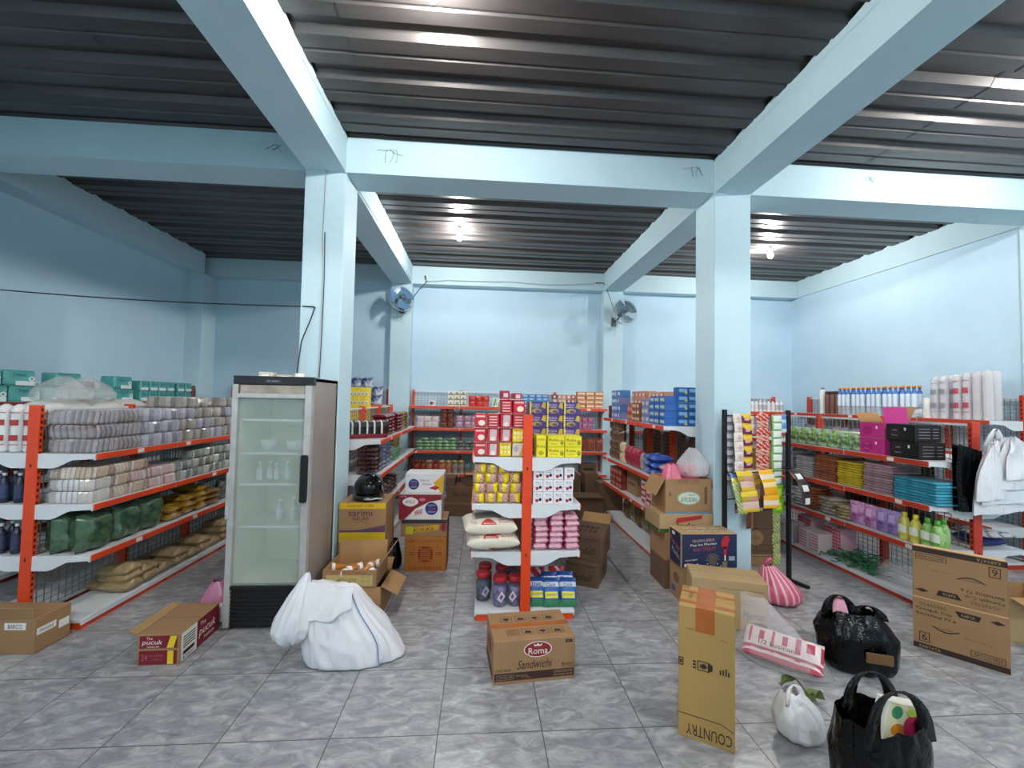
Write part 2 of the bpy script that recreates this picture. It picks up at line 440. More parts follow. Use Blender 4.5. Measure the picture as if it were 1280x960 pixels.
# ------------------------------------------------------------------ cartons and other things on the floor
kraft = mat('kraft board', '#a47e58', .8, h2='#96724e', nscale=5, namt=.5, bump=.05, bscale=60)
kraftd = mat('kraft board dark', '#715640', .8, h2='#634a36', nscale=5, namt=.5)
kraftl = mat('kraft board light', '#b4966c', .8, h2='#a98b62', nscale=5, namt=.5)
kraftin = mat('kraft inside', '#b58d60', .85, h2='#a57d50', nscale=4, namt=.5)
ink = C('#2c2019', .7); inkr = C('#8e1f24', .6); inkw = C('#ece8e2', .6)
tapem = mat('brown tape', '#b0642a', .2, h2='#a4571f', nscale=20, namt=.6, bump=.15, bscale=40)

def carton(label, loc, rz, w, d, h, col=kraft, prints=None, group=None, open_=False, flaps=(), tape=None, cat='carton', name='cardboard_carton', incol=None):
    m = MB(); x = w/2; y = d/2
    if open_:
        t = .006
        m.box(-x, x, -y, y, 0, t, incol or kraftin)
        for a in ((-x, x, -y, -y+t), (-x, x, y-t, y), (-x, -x+t, -y+t, y-t), (x-t, x, -y+t, y-t)):
            m.box(*a, t, h, [col if i in ((2,) if a[3] < 0 else (3,) if a[2] > 0 else (4,) if a[1] < 0 else (5,)) else (incol or kraftin) for i in range(6)])
    else:
        m.box(-x, x, -y, y, 0, h, col, b=.004)
        F = face('+z', 0, 0, h)
        m.rect(F, -x+.01, x-.01, -.0015, .0015, ink, .0008)
    if prints: prints(m, {k: face(k, *c) for k, c in (('-y', (0, -y, h/2)), ('+x', (x, 0, h/2)), ('-x', (-x, 0, h/2)), ('+z', (0, 0, h)))})
    o = m.build(name, None, loc, (0, 0, rz))
    tag(o, label, cat, group)
    for s, ln, ang in flaps:          # hinged at the rim; 0 stands up, 90 lies flat outward
        f = MB(); W = w if s in '-y+y' else d
        f.box(-W/2+.006, W/2-.006, 0, .005, 0, ln, [col if s else col, col, col, kraftin, col, col])
        M = {'-y': T(0, -y, h) @ RX(math.radians(ang)), '+y': T(0, y, h) @ RZ(PI) @ RX(math.radians(ang)),
             '-x': T(-x, 0, h) @ RZ(-PI/2) @ RX(math.radians(ang)), '+x': T(x, 0, h) @ RZ(PI/2) @ RX(math.radians(ang))}[s]
        g = MB(); g.v = [tuple(M @ Vector(p)) for p in f.v]; g.f, g.m, g.sm, g.mats = f.f, f.m, f.sm, f.mats
        g.build('flap', o)
    if tape:
        g = MB(); g.box(-x, x, -.026, .026, h, h+.0015, tapem)
        for e in (-1, 1): g.box(min(e*x, e*(x+.0015)), max(e*x, e*(x+.0015)), -.026, .026, h-tape, h+.0015, tapem)
        g.build('tape', o)
    return o

# brown biscuit carton in front of the middle shelf
def pr(m, F):
    f = F['-y']
    m.oval(f, .02, .075, .098, .052, inkw, .001, 28); m.oval(f, .02, .075, .092, .047, inkr, .0016, 28)
    m.text(f, 'Roma', .022, .066, .135, .042, inkw, .0024)
    m.poly(f, [(-.005, .097), (.045, .097), (.05, .113), (.033, .104), (.02, .116), (.007, .104), (-.01, .113)], inkw, .0024)
    m.text(f, 'Sandwichi', .0, -.02, .235, .058, ink, skew=.25)
    m.rect(f, -.278, .278, -.12, -.068, C('#3d2420', .6)); m.text(f, 'CHOCOLATE', .2, -.083, .13, .016, kraftl)
    m.text(f, 'FLAVOURED CREAM', .2, -.105, .13, .01, kraftl); m.ring(f, -.262, -.145, -.11, -.08, .002, kraftl, .002); m.text(f, '123 456 789', -.2, -.095, .09, .012, kraftl)
    m.text(f, 'Biskuit sandwich', -.09, -.09, .08, .012, kraftl); m.text(f, '20 x 189 g', -.06, -.105, .06, .01, kraftl)
    m.text(f, 'EXP 0924', -.215, -.05, .1, .016, ink); m.rect(f, .215, .265, .105, .125, ink); m.text(f, 'No. 1', .24, .115, .03, .01, kraftl)
    m.text(f, 'Biscuits', .23, -.036, .08, .02, ink); m.text(f, 'Netto 3,78 kg', .235, -.056, .08, .01, ink)
    g = F['+z']
    for r, yy in ((0, .085), (1, -.095)):
        for i in range(4):
            a = -.2 + i*.107 + r*.02
            m.ring(g, a, a+.085, yy-.035, yy+.035, .003, ink)
            if r and i == 0:
                for q in range(3): m.rect(g, a+.01, a+.075, yy+.02-q*.02, yy+.025-q*.02, ink)
            elif i % 2: m.poly(g, [(a+.015, yy-.02), (a+.07, yy-.02), (a+.06, yy+.012), (a+.045, yy+.005), (a+.03, yy+.02)], ink)
            else: m.oval(g, a+.042, yy, .024, .014, ink); m.rect(g, a+.039, a+.046, yy-.028, yy, ink)
    l = F['-x']; m.oval(l, 0, .04, .08, .045, inkr); m.rect(l, -.17, .17, -.12, -.07, C('#3d2420', .6))
carton('brown biscuit carton with dark red oval logo in front of the middle shelf', (2.39, .62, 0), .10, .572, .385, .288, kraft, pr, tape=.05)

# red drink carton left of the fridge
def pr(m, F):
    f = F['-y']; rd = C('#7d1526', .5); ye = C('#e9c81e', .5)
    m.rect(f, -.125, .125, .012, .098, rd); m.rect(f, -.125, .125, -.1, -.004, rd)
    m.poly(f, [(.055, .014), (.1, .014), (.122, .096), (.078, .096)], ye, .002); m.rect(f, .062, .102, -.098, -.006, ye, .002)
    m.text(f, 'The', -.06, .08, .04, .018, inkw); m.text(f, 'pucuk', -.04, .05, .13, .042, inkw, skew=.2); m.text(f, 'HARUM', -.035, .022, .08, .012, inkw)
    m.text(f, '24', -.09, -.05, .04, .04, C('#b86a70')); m.text(f, 'ISI 24 BOTOL', -.01, -.04, .09, .014, C('#b86a70')); m.text(f, 'x 350 ml', -.01, -.065, .07, .012, C('#b86a70'))
    m.rect(f, -.14, .14, .002, .006, kraftl, .004)
    g = F['+x']
    m.rect(g, -.225, -.05, -.1, .1, inkw)
    for i in range(5): m.rect(g, -.205, -.07, .06-i*.018, .068-i*.018, ink, .002)
    m.rect(g, -.2, -.075, -.06, -.035, ink, .002); m.text(g, '8 996001', -.138, -.08, .12, .018, ink)
    m.rect(g, -.045, .22, -.1, .1, rd); m.text(g, 'The', .02, .06, .07, .03, inkw); m.text(g, 'pucuk', .08, -.005, .2, .08, inkw, skew=.2); m.text(g, 'HARUM', .1, -.06, .12, .02, inkw)
carton('maroon and kraft drink carton with yellow patch on the floor left of the fridge', (-.232, .955, 0), .02, .285, .47, .213, kraft, pr, open_=False,
       flaps=(('-x', .07, 78),))
# plain carton at the left gondola end
def pr(m, F):
    f = F['-y']; m.oval(f, -.12, -.03, .06, .035, C('#55524f'), .002); m.oval(f, -.12, -.03, .075, .05, kraftl, .001)
    m.rect(f, .05, .2, .05, .1, inkw); m.text(f, 'BARCO', .125, .075, .1, .03, ink, .003)
    g = F['+x']; m.rect(g, -.12, .02, .0, .05, inkw); m.rect(g, .04, .12, -.03, .03, inkw); m.text(g, 'FRAGILE', -.05, .025, .1, .02, ink, .003)
carton('torn brown carton with a dark round hole at the end of the left gondola', (-1.46, 1.03, 0), -.03, .52, .27, .25, kraft, pr, flaps=(('-y', .09, 12),))

# tall carton at front right with upside-down print
def pr(m, F):
    f = F['-y']
    m.text(f, 'COUNTRY', .015, -.31, .235, .06, ink, .002)
    m.v[-len(text_geo('COUNTRY')[0]):] = [tuple(f @ (T(.015, -.315, 0) @ RZ(PI) @ Vector((x*.235, y*.06, .002)))) for x, y in text_geo('COUNTRY')[0]]
    m.poly(f, [(-.145, -.235), (.08, -.235), (.14, -.262), (.14, -.266), (.08, -.239), (-.145, -.239)], ink)
    m.ring(f, -.145, -.118, .03, .075, .006, ink); m.oval(f, -.132, .052, .006, .01, ink)
    m.ring(f, -.045, .015, .025, .08, .005, ink); m.poly(f, [(.015, .025), (.035, .04), (.035, .066), (.015, .08)], ink)
    m.poly(f, [(-.035, .045), (-.01, .035), (.01, .05), (-.005, .072), (-.03, .062)], kraftd, .003); m.poly(f, [(-.03, .05), (-.008, .04), (.004, .056), (-.012, .066)], ink, .004)
    for i in range(3): m.rect(f, -.068, -.052, .03+i*.017, .04+i*.017, ink)
    for i in range(4): m.rect(f, .07+i*.014, .078+i*.014, .03, .055+.008*(i % 3), ink)
    m.text(f, 'JUMBO', -.085, .245, .05, .009, ink); m.text(f, '120 gr', .095, .22, .04, .009, ink)
    g = F['+z']; m.text(g, 'COUNTRY', -.09, .02, .02, .12, ink)
    m.ring(g, -.135, -.11, .1, .13, .004, ink)
o = carton('tall mustard-brown carton standing on end with upside-down black print', (3.386, -.009, 0), -.538, .295, .30, .742, mat('mustard board', '#b08c52', .8, h2='#a68248', nscale=4, namt=.5), pr)
g = MB()
g.box(-.055, .045, -.15, .15, .742, .7435, tapem); g.box(-.055, .045, -.1517, -.15, .61, .7435, tapem); g.box(-.055, .045, .15, .1517, .64, .7435, tapem)
for q in (-.09, .06): g.box(-.149, .149, q-.015, q+.015, .7435, .7445, tapem); g.box(.1475, .149, q-.015, q+.015, .66, .7445, tapem); g.box(-.149, -.1475, q-.015, q+.015, .68, .7445, tapem)
g.build('tape', o)

# cartons stacked against the right column
ang = -.11
def pr(m, F):
    f = F['-y']; m.rect(f, -.08, .27, .13, .133, ink)
    m.text(f, 'ISI 48 PCS', .17, .05, .12, .016, ink); m.text(f, 'BERAT BERSIH 12 KG', .18, .02, .16, .012, ink)
    m.text(f, 'Marimas', .19, -.07, .16, .06, ink, skew=.2); m.oval(f, .23, -.15, .06, .03, ink); m.text(f, 'MENUTU', .23, -.15, .06, .02, kraftl, .003)
carton('plain brown carton on the floor behind the tall mustard carton', (4.21, 1.19, 0), -.32, .6, .32, .405, kraftl, pr, flaps=())
def pr(m, F):
    for k, s in (('-y', 1), ('-x', .55)):
        f = F[k]
        m.rect(f, -.272*(1 if s == 1 else .42), .272*(1 if s == 1 else .42), -.158, .158, C('#1d2748', .5), .001)
    f = F['-y']
    for i, (t, cx, cy, ww) in enumerate((('MINUMAN SERBUK', -.06, .1, .22), ('Pop Ice Mambo', -.06, .06, .26), ('RASA COKELAT', -.05, .02, .22))):
        m.text(f, t, cx, cy, ww, .028, (C('#c9a7a0'), inkw, C('#b8414c'))[i], .003, slope=.08)
    m.oval(f, .15, .075, .035, .055, C('#b3202f'), .003); m.oval(f, .165, .11, .035, .035, C('#b3202f'), .0032); m.rect(f, .14, .168, -.04, .04, C('#b3202f'), .003); m.rect(f, .147, .159, -.09, -.04, inkw, .003)
    m.rect(f, .125, .175, -.155, -.1, C('#7d6a58'), .003)
    m.oval(f, .03, -.09, .045, .05, C('#5b5148'), .003)
    for i in range(9): a = i*.35+.2; m.poly(f, [(.03+.05*math.cos(a), -.09+.055*math.sin(a)), (.03+.075*math.cos(a+.05), -.09+.08*math.sin(a+.05)), (.03+.05*math.cos(a+.1), -.09+.055*math.sin(a+.1))], C('#b8a58c'), .003)
    for i in range(9): m.oval(f, -.12+i*.033, -.12-.02*((i*7) % 3), .005, .005, inkw, .003, 8)
    m.text(f, 'MUDAH DIBUAT', -.18, -.085, .12, .014, inkw, .003, slope=.1); m.rect(f, -.25, -.165, -.15, -.12, inkw, .003); m.rect(f, .19, .25, -.09, -.05, C('#9da3b0'), .003)
    f = F['-x']; m.text(f, 'Pop Ice', 0, .03, .2, .06, C('#c97a84'), .003, slope=-.3); m.rect(f, -.06, .0, .11, .14, inkw, .003)
    m.text(f, 'Mambo', .02, -.05, .16, .05, C('#c9c0d0'), .003, slope=-.3)
    g = F['+z']
    for i in range(3): m.text(g, ('POP ICE', 'MAMBO', 'SERBUK')[i], -.12+.13*i, .03, .11, .05, inkw); m.text(g, 'ISI 10', -.12+.13*i, -.05, .1, .03, inkw)
carton('dark blue carton with red and white print stacked before the right column', (4.217, 1.6, .345), 0, .55, .28, .325, kraftl, pr, name='cardboard_carton')
def pr(m, F):
    f = F['-y']; m.oval(f, -.05, .05, .07, .05, inkr); m.text(f, 'BISKUIT', .1, -.05, .2, .04, C('#2b4f9a'))
    f = F['-x']; m.oval(f, 0, .03, .06, .05, kraftd); m.rect(f, -.1, -.02, -.12, -.06, C('#2b4f9a'))
carton('brown carton with blue print under the dark blue carton', (4.225, 1.61, 0), 0, .53, .29, .345, kraft, pr)
def pr(m, F):
    f = F['-y']
    m.text(f, 'POWER CLEAN', 0, .155, .22, .05, kraftd, .0015); m.oval(f, .0, -.02, .125, .07, C('#7fa894'), .0016); m.oval(f, .0, -.02, .115, .062, C('#c8d3bf'), .002)
    m.text(f, 'AYUDIN', 0, -.035, .17, .045, C('#2c4d3f'), .003); m.text(f, 'CREAM', .03, .015, .07, .018, C('#3a5f8a'), .003)
    m.rect(f, -.25, .25, -.21, -.16, C('#66809a'), .0016); m.text(f, '36 x 230 g', .15, -.15, .1, .02, kraftd); m.rect(f, .17, .2, -.08, .1, kraftd); m.rect(f, -.21, -.19, -.0, .04, kraftd)
carton('open carton with pale green oval logo, pink bags stuffed in its top', (4.19, 2.0, .765), 0, .5, .36, .36, kraft, pr, open_=True, flaps=(('-x', .2, 150), ('+x', .16, 172)))
def pr(m, F):
    f = F['-y']; m.poly(f, [(-.12, .0), (.16, .045), (.17, .085), (-.1, .055)], C('#b3262d'), .002); m.text(f, 'Indo', -.0, -.02, .2, .05, ink, .003)
    m.rect(f, -.29, .29, -.09, -.055, C('#3c5a2c'), .0016)
    f = F['-x']; m.rect(f, -.18, .18, -.09, -.055, C('#3c5a2c'), .0016); m.text(f, 'JERUK', 0, .02, .15, .03, C('#8b8f3a'))
carton('flat carton with green stripe under the open oval-logo carton', (4.16, 2.0, .575), 0, .58, .39, .19, kraftl, pr)
carton('plain lower carton under the flat green-striped carton', (4.19, 2.0, .29), .02, .52, .38, .285, kraft)
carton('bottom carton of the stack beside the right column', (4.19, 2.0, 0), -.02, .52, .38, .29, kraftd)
# cartons behind the hanging sachets
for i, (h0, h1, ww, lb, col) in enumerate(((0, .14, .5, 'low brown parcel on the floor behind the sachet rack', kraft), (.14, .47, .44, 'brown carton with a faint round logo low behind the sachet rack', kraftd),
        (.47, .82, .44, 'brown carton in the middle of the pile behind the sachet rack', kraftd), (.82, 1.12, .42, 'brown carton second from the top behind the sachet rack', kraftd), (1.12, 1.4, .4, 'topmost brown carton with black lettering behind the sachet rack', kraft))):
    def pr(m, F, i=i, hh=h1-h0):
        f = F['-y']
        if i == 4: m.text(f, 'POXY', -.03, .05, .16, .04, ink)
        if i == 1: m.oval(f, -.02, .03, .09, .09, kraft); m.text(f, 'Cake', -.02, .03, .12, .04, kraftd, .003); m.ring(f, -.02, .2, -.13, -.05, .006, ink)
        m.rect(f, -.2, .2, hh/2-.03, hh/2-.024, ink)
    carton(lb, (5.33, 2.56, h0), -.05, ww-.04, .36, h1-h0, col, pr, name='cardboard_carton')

# two cartons beside the middle gondola
def pr(m, F):
    f = F['-y']; m.text(f, 'Sofell', -.0, -.03, .2, .075, ink, skew=.2); m.rect(f, -.15, .15, .085, .092, ink); m.text(f, 'LOTION', 0, .06, .08, .016, ink)
    m.text(f, '24 x 60 ml', .1, -.09, .08, .012, ink)
    f = F['+x']; m.text(f, 'Sofell', 0, 0, .2, .07, ink, skew=.2)
    g = F['+z']
    for i in range(4): m.oval(g, -.1+i*.055, .05, .02, .05, ink); m.rect(g, -.1+i*.055, -.08+i*.055, -.14, -.06, ink)
carton('lower of two dark brown cartons on the floor right of the middle gondola', (3.2, 2.125, 0), -.478, .34, .5, .245, kraftd, pr)
carton('upper of two dark brown cartons right of the middle gondola, open lid', (3.245, 2.17, .245), -.478, .34, .5, .265, kraftd, pr, flaps=(('+y', .16, 60),))
# cartons stacked between the left column and the middle gondola
def pr(m, F):
    f = F['-y']; b = C('#8a2c18', .6)
    m.text(f, 'GARUTAN ASAM CUKA', 0, .145, .4, .032, b); m.text(f, 'KUDA KERETA', 0, -.15, .36, .036, b)
    m.oval(f, 0, .0, .085, .085, b); m.ring(f, -.075, .075, -.085, .085, .006, b, .002)
    for i in range(6): m.rect(f, -.055, .055, .05-i*.022, .058-i*.022, C('#b9772f'), .003)
    for s in (-1, 1): m.rect(f, s*.15-.035, s*.15+.035, -.01, .0, b); m.rect(f, s*.15-.03, s*.15+.03, .015, .022, b); m.text(f, '2', s*.13, .07, .02, .03, b)
carton('orange-brown vinegar carton at the bottom of the central carton stack', (1.425, 2.5, 0), 0, .46, .35, .375, mat('orange board', '#b5742c', .75, h2='#a86824', nscale=4, namt=.5), pr)
def pr(m, F):
    f = F['-y']; m.rect(f, -.25, .25, .05, .09, C('#3b3436')); m.poly(f, [(-.19, -.06), (.16, -.02), (.17, .04), (-.18, .0)], C('#d2a326'), .0018); m.rect(f, -.2, -.12, -.065, .02, C('#c9c02e'), .002)
    m.text(f, 'KUSUKA', .0, -.015, .22, .036, ink, .003, slope=.1); m.oval(f, .215, .01, .03, .05, inkr)
    f = F['+x']; m.oval(f, -.05, .0, .05, .05, inkr)
carton('brown carton with yellow strip above the vinegar carton', (1.40, 2.52, .375), .0, .51, .36, .19, kraft, pr)
blu = C('#27366f', .5)
def logo(m, f, cx, cy, r):
    m.oval(f, cx, cy, r, r, blu, .003, 24)
    for i in range(3): m.text(f, ('TASTY', 'TOP', 'CREAM')[i], cx, cy+(.5-.5*i)*r, r*1.2, r*.28, (C('#c9d0ea'), C('#d2404c'), C('#c9d0ea'))[i], .004)
def pr(m, F):
    f = F['-y']; rd = C('#8c1a2b', .5)
    m.rect(f, -.233, .233, -.139, .135, inkw, .001); m.poly(f, [(-.233, -.139), (-.17, -.139), (-.05, -.02), (.1, .055), (.233, .08), (.233, .135), (-.233, .135)], rd, .002)
    pts = [(-.11 + .075*math.cos(t)*(1+.18*math.cos(2*t)), .055 + .052*math.sin(t)) for t in [2*PI*i/20 for i in range(20)]]
    m.poly(f, pts, inkw, .003); m.text(f, 'WIGUL', -.11, .055, .11, .035, rd, .004, skew=.3)
    logo(m, f, .125, -.02, .07); m.poly(f, [(-.07, -.1), (.02, -.08), (.03, -.02), (-.05, -.04)], C('#d6a5a5'), .003); m.text(f, 'Wafer roll', -.02, -.06, .09, .02, rd, .004)
    m.text(f, 'ISI 24', -.185, .115, .06, .014, inkw, .003); m.oval(f, .02, .08, .035, .018, C('#c77b84'), .003)
carton('dark red and white snack carton third up in the central stack', (1.355, 2.5, .565), .0, .47, .34, .285, C('#d9d4cc'), pr)
def pr(m, F):
    f = F['-y']; m.rect(f, -.212, .212, -.105, .1, C('#e6e6ea'), .001); m.poly(f, [(.1, -.0), (.212, .1), (.212, -.105), (.18, -.105)], C('#e2b21e'), .002)
    logo(m, f, -.12, -.015, .06); m.text(f, 'Wafer roll', .0, .03, .1, .03, C('#a06a5a'), .003); m.text(f, 'cheese', .02, -.01, .1, .026, C('#a06a5a'), .003)
    m.poly(f, [(.05, -.06), (.13, -.08), (.17, -.05), (.12, -.03)], C('#b3262d'), .003)
carton('white snack carton with yellow corner on top of the central stack', (1.385, 2.56, .85), .0, .43, .3, .212, C('#e8e8ea'), pr)
# noodle cartons with helmet
def pr(m, F):
    f = F['-y']
    m.rect(f, -.225, .225, .085, .143, C('#d9b520'), .0012); m.text(f, 'HARGA 1.000', -.02, .115, .26, .024, C('#a4471d'), .003)
    m.text(f, 'sarimi', -.02, .045, .23, .06, C('#4a1d3c'), .003); m.text(f, 'GELAS', -.02, -.01, .16, .032, C('#4a1d3c'), .003); m.text(f, 'rasa ayam bawang', -.02, -.045, .13, .016, C('#70502c'), .003)
    m.poly(f, [(-.225, -.142), (.225, -.142), (.225, -.07), (.1, -.1), (-.05, -.125), (-.225, -.13)], C('#5b3d57'), .002)
carton('noodle carton with yellow top band carrying the helmet', (.85, 2.08, .572), 0, .46, .42, .288, kraft, pr)
def pr(m, F):
    f = F['-y']; m.rect(f, -.225, .225, .0, .098, C('#c9a81e'), .0012); m.poly(f, [(-.02, -.02), (.1, .03), (.15, .01), (.05, -.05)], ink, .003)
carton('yellow-topped carton under the helmet carton', (.85, 2.08, .367), 0, .46, .42, .205, kraft, pr)
carton('plain bottom carton of the helmet stack beside the fridge', (.85, 2.08, 0), 0, .46, .42, .367, kraftd)
def pr(m, F):
    f = F['-y']; m.oval(f, .12, -.02, .045, .045, inkr); m.text(f, 'G', .12, -.02, .045, .05, kraftl, .003); m.rect(f, .06, .2, .075, .1, inkr); m.oval(f, -.06, .02, .03, .03, inkr); m.text(f, 'KOPI', .13, .087, .06, .016, kraftl, .003)
carton('brown carton with a red G badge on the floor behind the white sack', (.925, 1.54, 0), -.03, .5, .4, .26, kraft, pr, open_=True, flaps=(('+x', .16, 118), ('-y', .14, 178), ('+y', .14, 60)))
def pr(m, F):
    f = F['-y']; m.text(f, 'SPECIAL', .0, .055, .3, .02, C('#a0402c')); m.rect(f, -.2, .2, -.06, .03, C('#c0a86c'), .0012); m.text(f, 'MOU SOY', -.02, -.02, .16, .05, C('#6c5a34'), .003)
    for q in (-.02, .02): m.text(f, 'ISI 12', .14, q, .08, .025, C('#7d8a4a'), .003)
carton('open carton tray of ice cream cones beside the fridge', (.905, 1.52, .268), -.03, .46, .40, .145, kraft, pr, open_=True, flaps=(('+x', .2, 35), ('+y', .13, 8)))
cone = MB().lathe([(.012, 0), (.03, .09), (.033, .092), (.04, .12)], [C('#d98a3c', .5), C('#eef0f0', .5), C('#eef0f0', .5)], 12)
cone = proto(cone, 'paper_cone', 'cone')
for i, (x, y, a, z) in enumerate(((.80, 1.44, .5, .40), (.85, 1.46, 2.2, .385), (.93, 1.5, -.6, .40), (.83, 1.56, 1.2, .385), (.99, 1.42, 2.8, .385), (1.06, 1.47, .2, .40), (.97, 1.58, 1.8, .385), (.80, 1.55, -1.3, .385))):
    cone.put((x, y, z-.02), a, 'orange and white paper cone lying in the open carton tray beside the fridge', group='paper cones in the carton tray', rx=PI/2)
# helmet
hm = mat('helmet black', '#0b0c0d', .08, coat=.5)
hel = thing('helmet', 'glossy black helmet on the noodle carton stack', 'helmet', (.865, 2.06, .862), -.15)
def hf(u, v):
    a = u*2*PI; c, sn = math.cos(a), math.sin(a)
    if v < .72: t = v/.72*PI*.5; k = math.sin(t); z = .125 + .145*math.cos(t)
    else: q = (v-.72)/.28; k = 1 - .06*q*q; z = .125 - .115*q
    rx, ry = .135, .155
    if v > .72 and sn < -.35: z = max(z, .05)
    return (rx*1.08*k*c, ry*k*sn, z)
MB().grid(hf, 48, 26, hm, wrap=True).build('shell', hel)
MB().grid(lambda u, v: ((.149*math.cos(max(0, (v-.45))*1.0))*math.sin((u-.5)*2.3)*math.cos((.85-v*1.25)*.9), -.171*math.cos((u-.5)*2.0)*math.cos((.85-v*1.25)*.9)+.002, .115 + .135*math.sin((.85-v*1.25)*1.0)), 20, 12, mat('visor smoke', '#0b0c0e', .12)).build('visor', hel)
m = MB(); m.tube([(.145*math.sin(q), -.165*math.cos(q), .035) for q in [(-1.2+2.4*i/16) for i in range(17)]], .026, hm, 10); m.build('chin_guard', hel)
MB().tube([(.142*math.cos(a), .148*math.sin(a), .012) for a in [2*PI*i/28 for i in range(28)]], .008, mat('helmet trim', '#3c3f42', .4), 6, closed=True).build('edge_trim', hel)
m = MB()
for s in (-1, 1): m.lathe([(.02, 0), (.02, .006), (.012, .01)], mat('chrome', '#c8ccd0', .15, 1), 12, T(s*.147, -.04, .12) @ RY(s*PI/2))
m.build('visor_pivot', hel)
mb = MB(); mb.tube([(.02, -.185, .03), (.09, -.185, .03), (.14, -.165, .04), (.2, -.14, .035)], .008, C('#b8bcc0')); mb.build('chin_strap', hel)

# carton piles before the back wall and far right
def pr(m, F):
    f = F['-y']; m.text(f, 'Marimas', 0, .0, .3, .08, ink, skew=.2)
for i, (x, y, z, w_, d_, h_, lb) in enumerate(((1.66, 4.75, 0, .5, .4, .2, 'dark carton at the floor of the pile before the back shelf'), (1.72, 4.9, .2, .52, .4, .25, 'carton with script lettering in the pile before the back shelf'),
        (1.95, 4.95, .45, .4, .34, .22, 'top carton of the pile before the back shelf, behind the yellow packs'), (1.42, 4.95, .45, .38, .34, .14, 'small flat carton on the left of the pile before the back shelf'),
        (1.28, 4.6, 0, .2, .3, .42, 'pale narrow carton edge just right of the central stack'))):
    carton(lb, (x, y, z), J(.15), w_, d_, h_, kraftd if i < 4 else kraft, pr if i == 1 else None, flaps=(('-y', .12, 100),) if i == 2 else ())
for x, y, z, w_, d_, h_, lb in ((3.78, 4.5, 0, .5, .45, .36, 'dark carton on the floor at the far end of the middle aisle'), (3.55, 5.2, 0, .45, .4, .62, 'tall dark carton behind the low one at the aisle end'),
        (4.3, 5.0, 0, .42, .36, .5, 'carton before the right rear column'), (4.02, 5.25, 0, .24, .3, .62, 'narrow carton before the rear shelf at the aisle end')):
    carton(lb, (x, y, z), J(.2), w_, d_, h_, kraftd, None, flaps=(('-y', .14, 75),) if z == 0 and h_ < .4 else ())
# carton at the right frame edge
carton('yellowish open carton at the right edge of the photo behind the folded board', (6.66, .90, 0), -.12, .5, .36, .36, kraftl, None, open_=True, flaps=(('-y', .16, 100), ('-x', .16, 95)))

# folded carton standing on edge at right
def folded():
    t = thing('folded_carton', 'flattened brown carton standing on edge with number 6 and number 9', 'folded carton', (5.702, .557, 0), -.857)
    m = MB(); m.box(-.255, .255, .0, .065, 0, .80, kraft, b=.005); f = face('-y', 0, 0, 0)
    def side(m, f, yo):
        m.rect(f, -.255, .255, .004+yo*0, .045, C('#33221a', .7), .0014)
        m.text(f, 'KARYATA', -.16, .024, .12, .022, kraftl, .003)
        m.ring(f, -.22, -.16, .06, .135, .005, ink); m.text(f, '6', -.19, .098, .03, .05, ink)
        m.ring(f, .06, .235, .055, .1, .004, ink); m.text(f, 'BATCH 0424', .15, .078, .14, .024, ink)
        pts = [(-.15 + .16*i/10, .2 - .03*math.sin(PI*i/10)) for i in range(11)]
        m.poly(f, pts + [(x*1.0, y+.009 if 0 < k < 10 else y+.002) for k, (x, y) in list(enumerate(pts))[::-1]], ink)
        m.text(f, 'Mugiwara', -.075, .195, .09, .014, ink); m.text(f, 'Netto 3456 g', .1, .17, .14, .012, kraftd)
        m.text(f, 'Pawagah Cup', -.135, .315, .2, .026, ink); m.text(f, 'Bertulang 72 g', -.125, .275, .22, .026, ink); m.text(f, '05445965', -.14, .355, .15, .026, kraftd)
        m.poly(f, [(-.02, .36), (.12, .36), (.105, .318), (.005, .318)], ink); m.text(f, 'KARYA', .05, .339, .07, .02, kraftl, .003)
        m.poly(f, [(.16, .345), (.2, .36), (.24, .345), (.2, .33)], ink)
    up = MB(); side(up, Matrix.Identity(4), 0)       # upper half carries the same print turned round
    M = f @ T(0, .80, 0) @ RZ(PI)
    m2 = MB(); m2.v = up.v; m2.f = up.f; m2.m = up.m; m2.sm = up.sm; m2.mats = up.mats
    o = len(m.v); m.v += [tuple(M @ Vector(p)) for p in m2.v]; m.f += [tuple(a+o for a in q) for q in m2.f]; m.m += [m.mi(m2.mats[k]) for k in m2.m]; m.sm += m2.sm
    m.rect(face('+z', 0, .0325, .80), -.25, .25, -.03, .03, mat('raw board edge', '#cfa878', .85), .001)
    m.build('board_body', t)
    n = MB(); n.box(-.255, .258, -.02, -.012, 0, .40, [kraft]*6); n.box(-.25, .253, -.021, -.011, .396, .402, mat('raw board edge', '#cfa878', .85))
    side(n, face('-y', 0, -.02, 0), 0); n.build('folded_panel', t)
folded()

# ------------------------------------------------------------------ bags
def bagf(rx, ry, h, seed, top=.3, fold=.1, k=9, lean=(0, 0), belly=.35, sq=0.0):
    def fn(u, v):
        a = u*2*PI
        if v < .12: r = v/.12*.86; z = .0 + .012*(v/.12)
        else:
            t = (v-.12)/.88; z = .012 + t*(h-.012)
            b = math.sin(min(1, t/belly*.5+.5)*PI/2) if t < belly else 1 - (1-top)*((t-belly)/(1-belly))**1.25
            r = .86 + .14*min(1, t/.12) if t < belly else b
        c, s = math.cos(a), math.sin(a)
        if sq: q = max(abs(c), abs(s)); r2 = 1/q*sq + (1-sq)
        else: r2 = 1
        fa = fold*(.35 + .65*v)
        rg = 1 - abs(nz(c*k*.35, s*k*.35, seed + v*1.3))*2.2
        r *= r2*(1 + fa*rg + .06*nz(c*1.5, s*1.5, v*2+seed))
        return (rx*r*c + lean[0]*v*v, ry*r*s + lean[1]*v*v, z*(1 + (.06*nz(c*2, s*2, seed) if v > .5 else 0)))
    return fn
sackm = mat('woven sack white', '#dedee2', .5, bump=.7, bscale=8)
sk = thing('woven_sack', 'large white woven sack slumped on the floor before the fridge', 'sack', (.94, .80, 0))
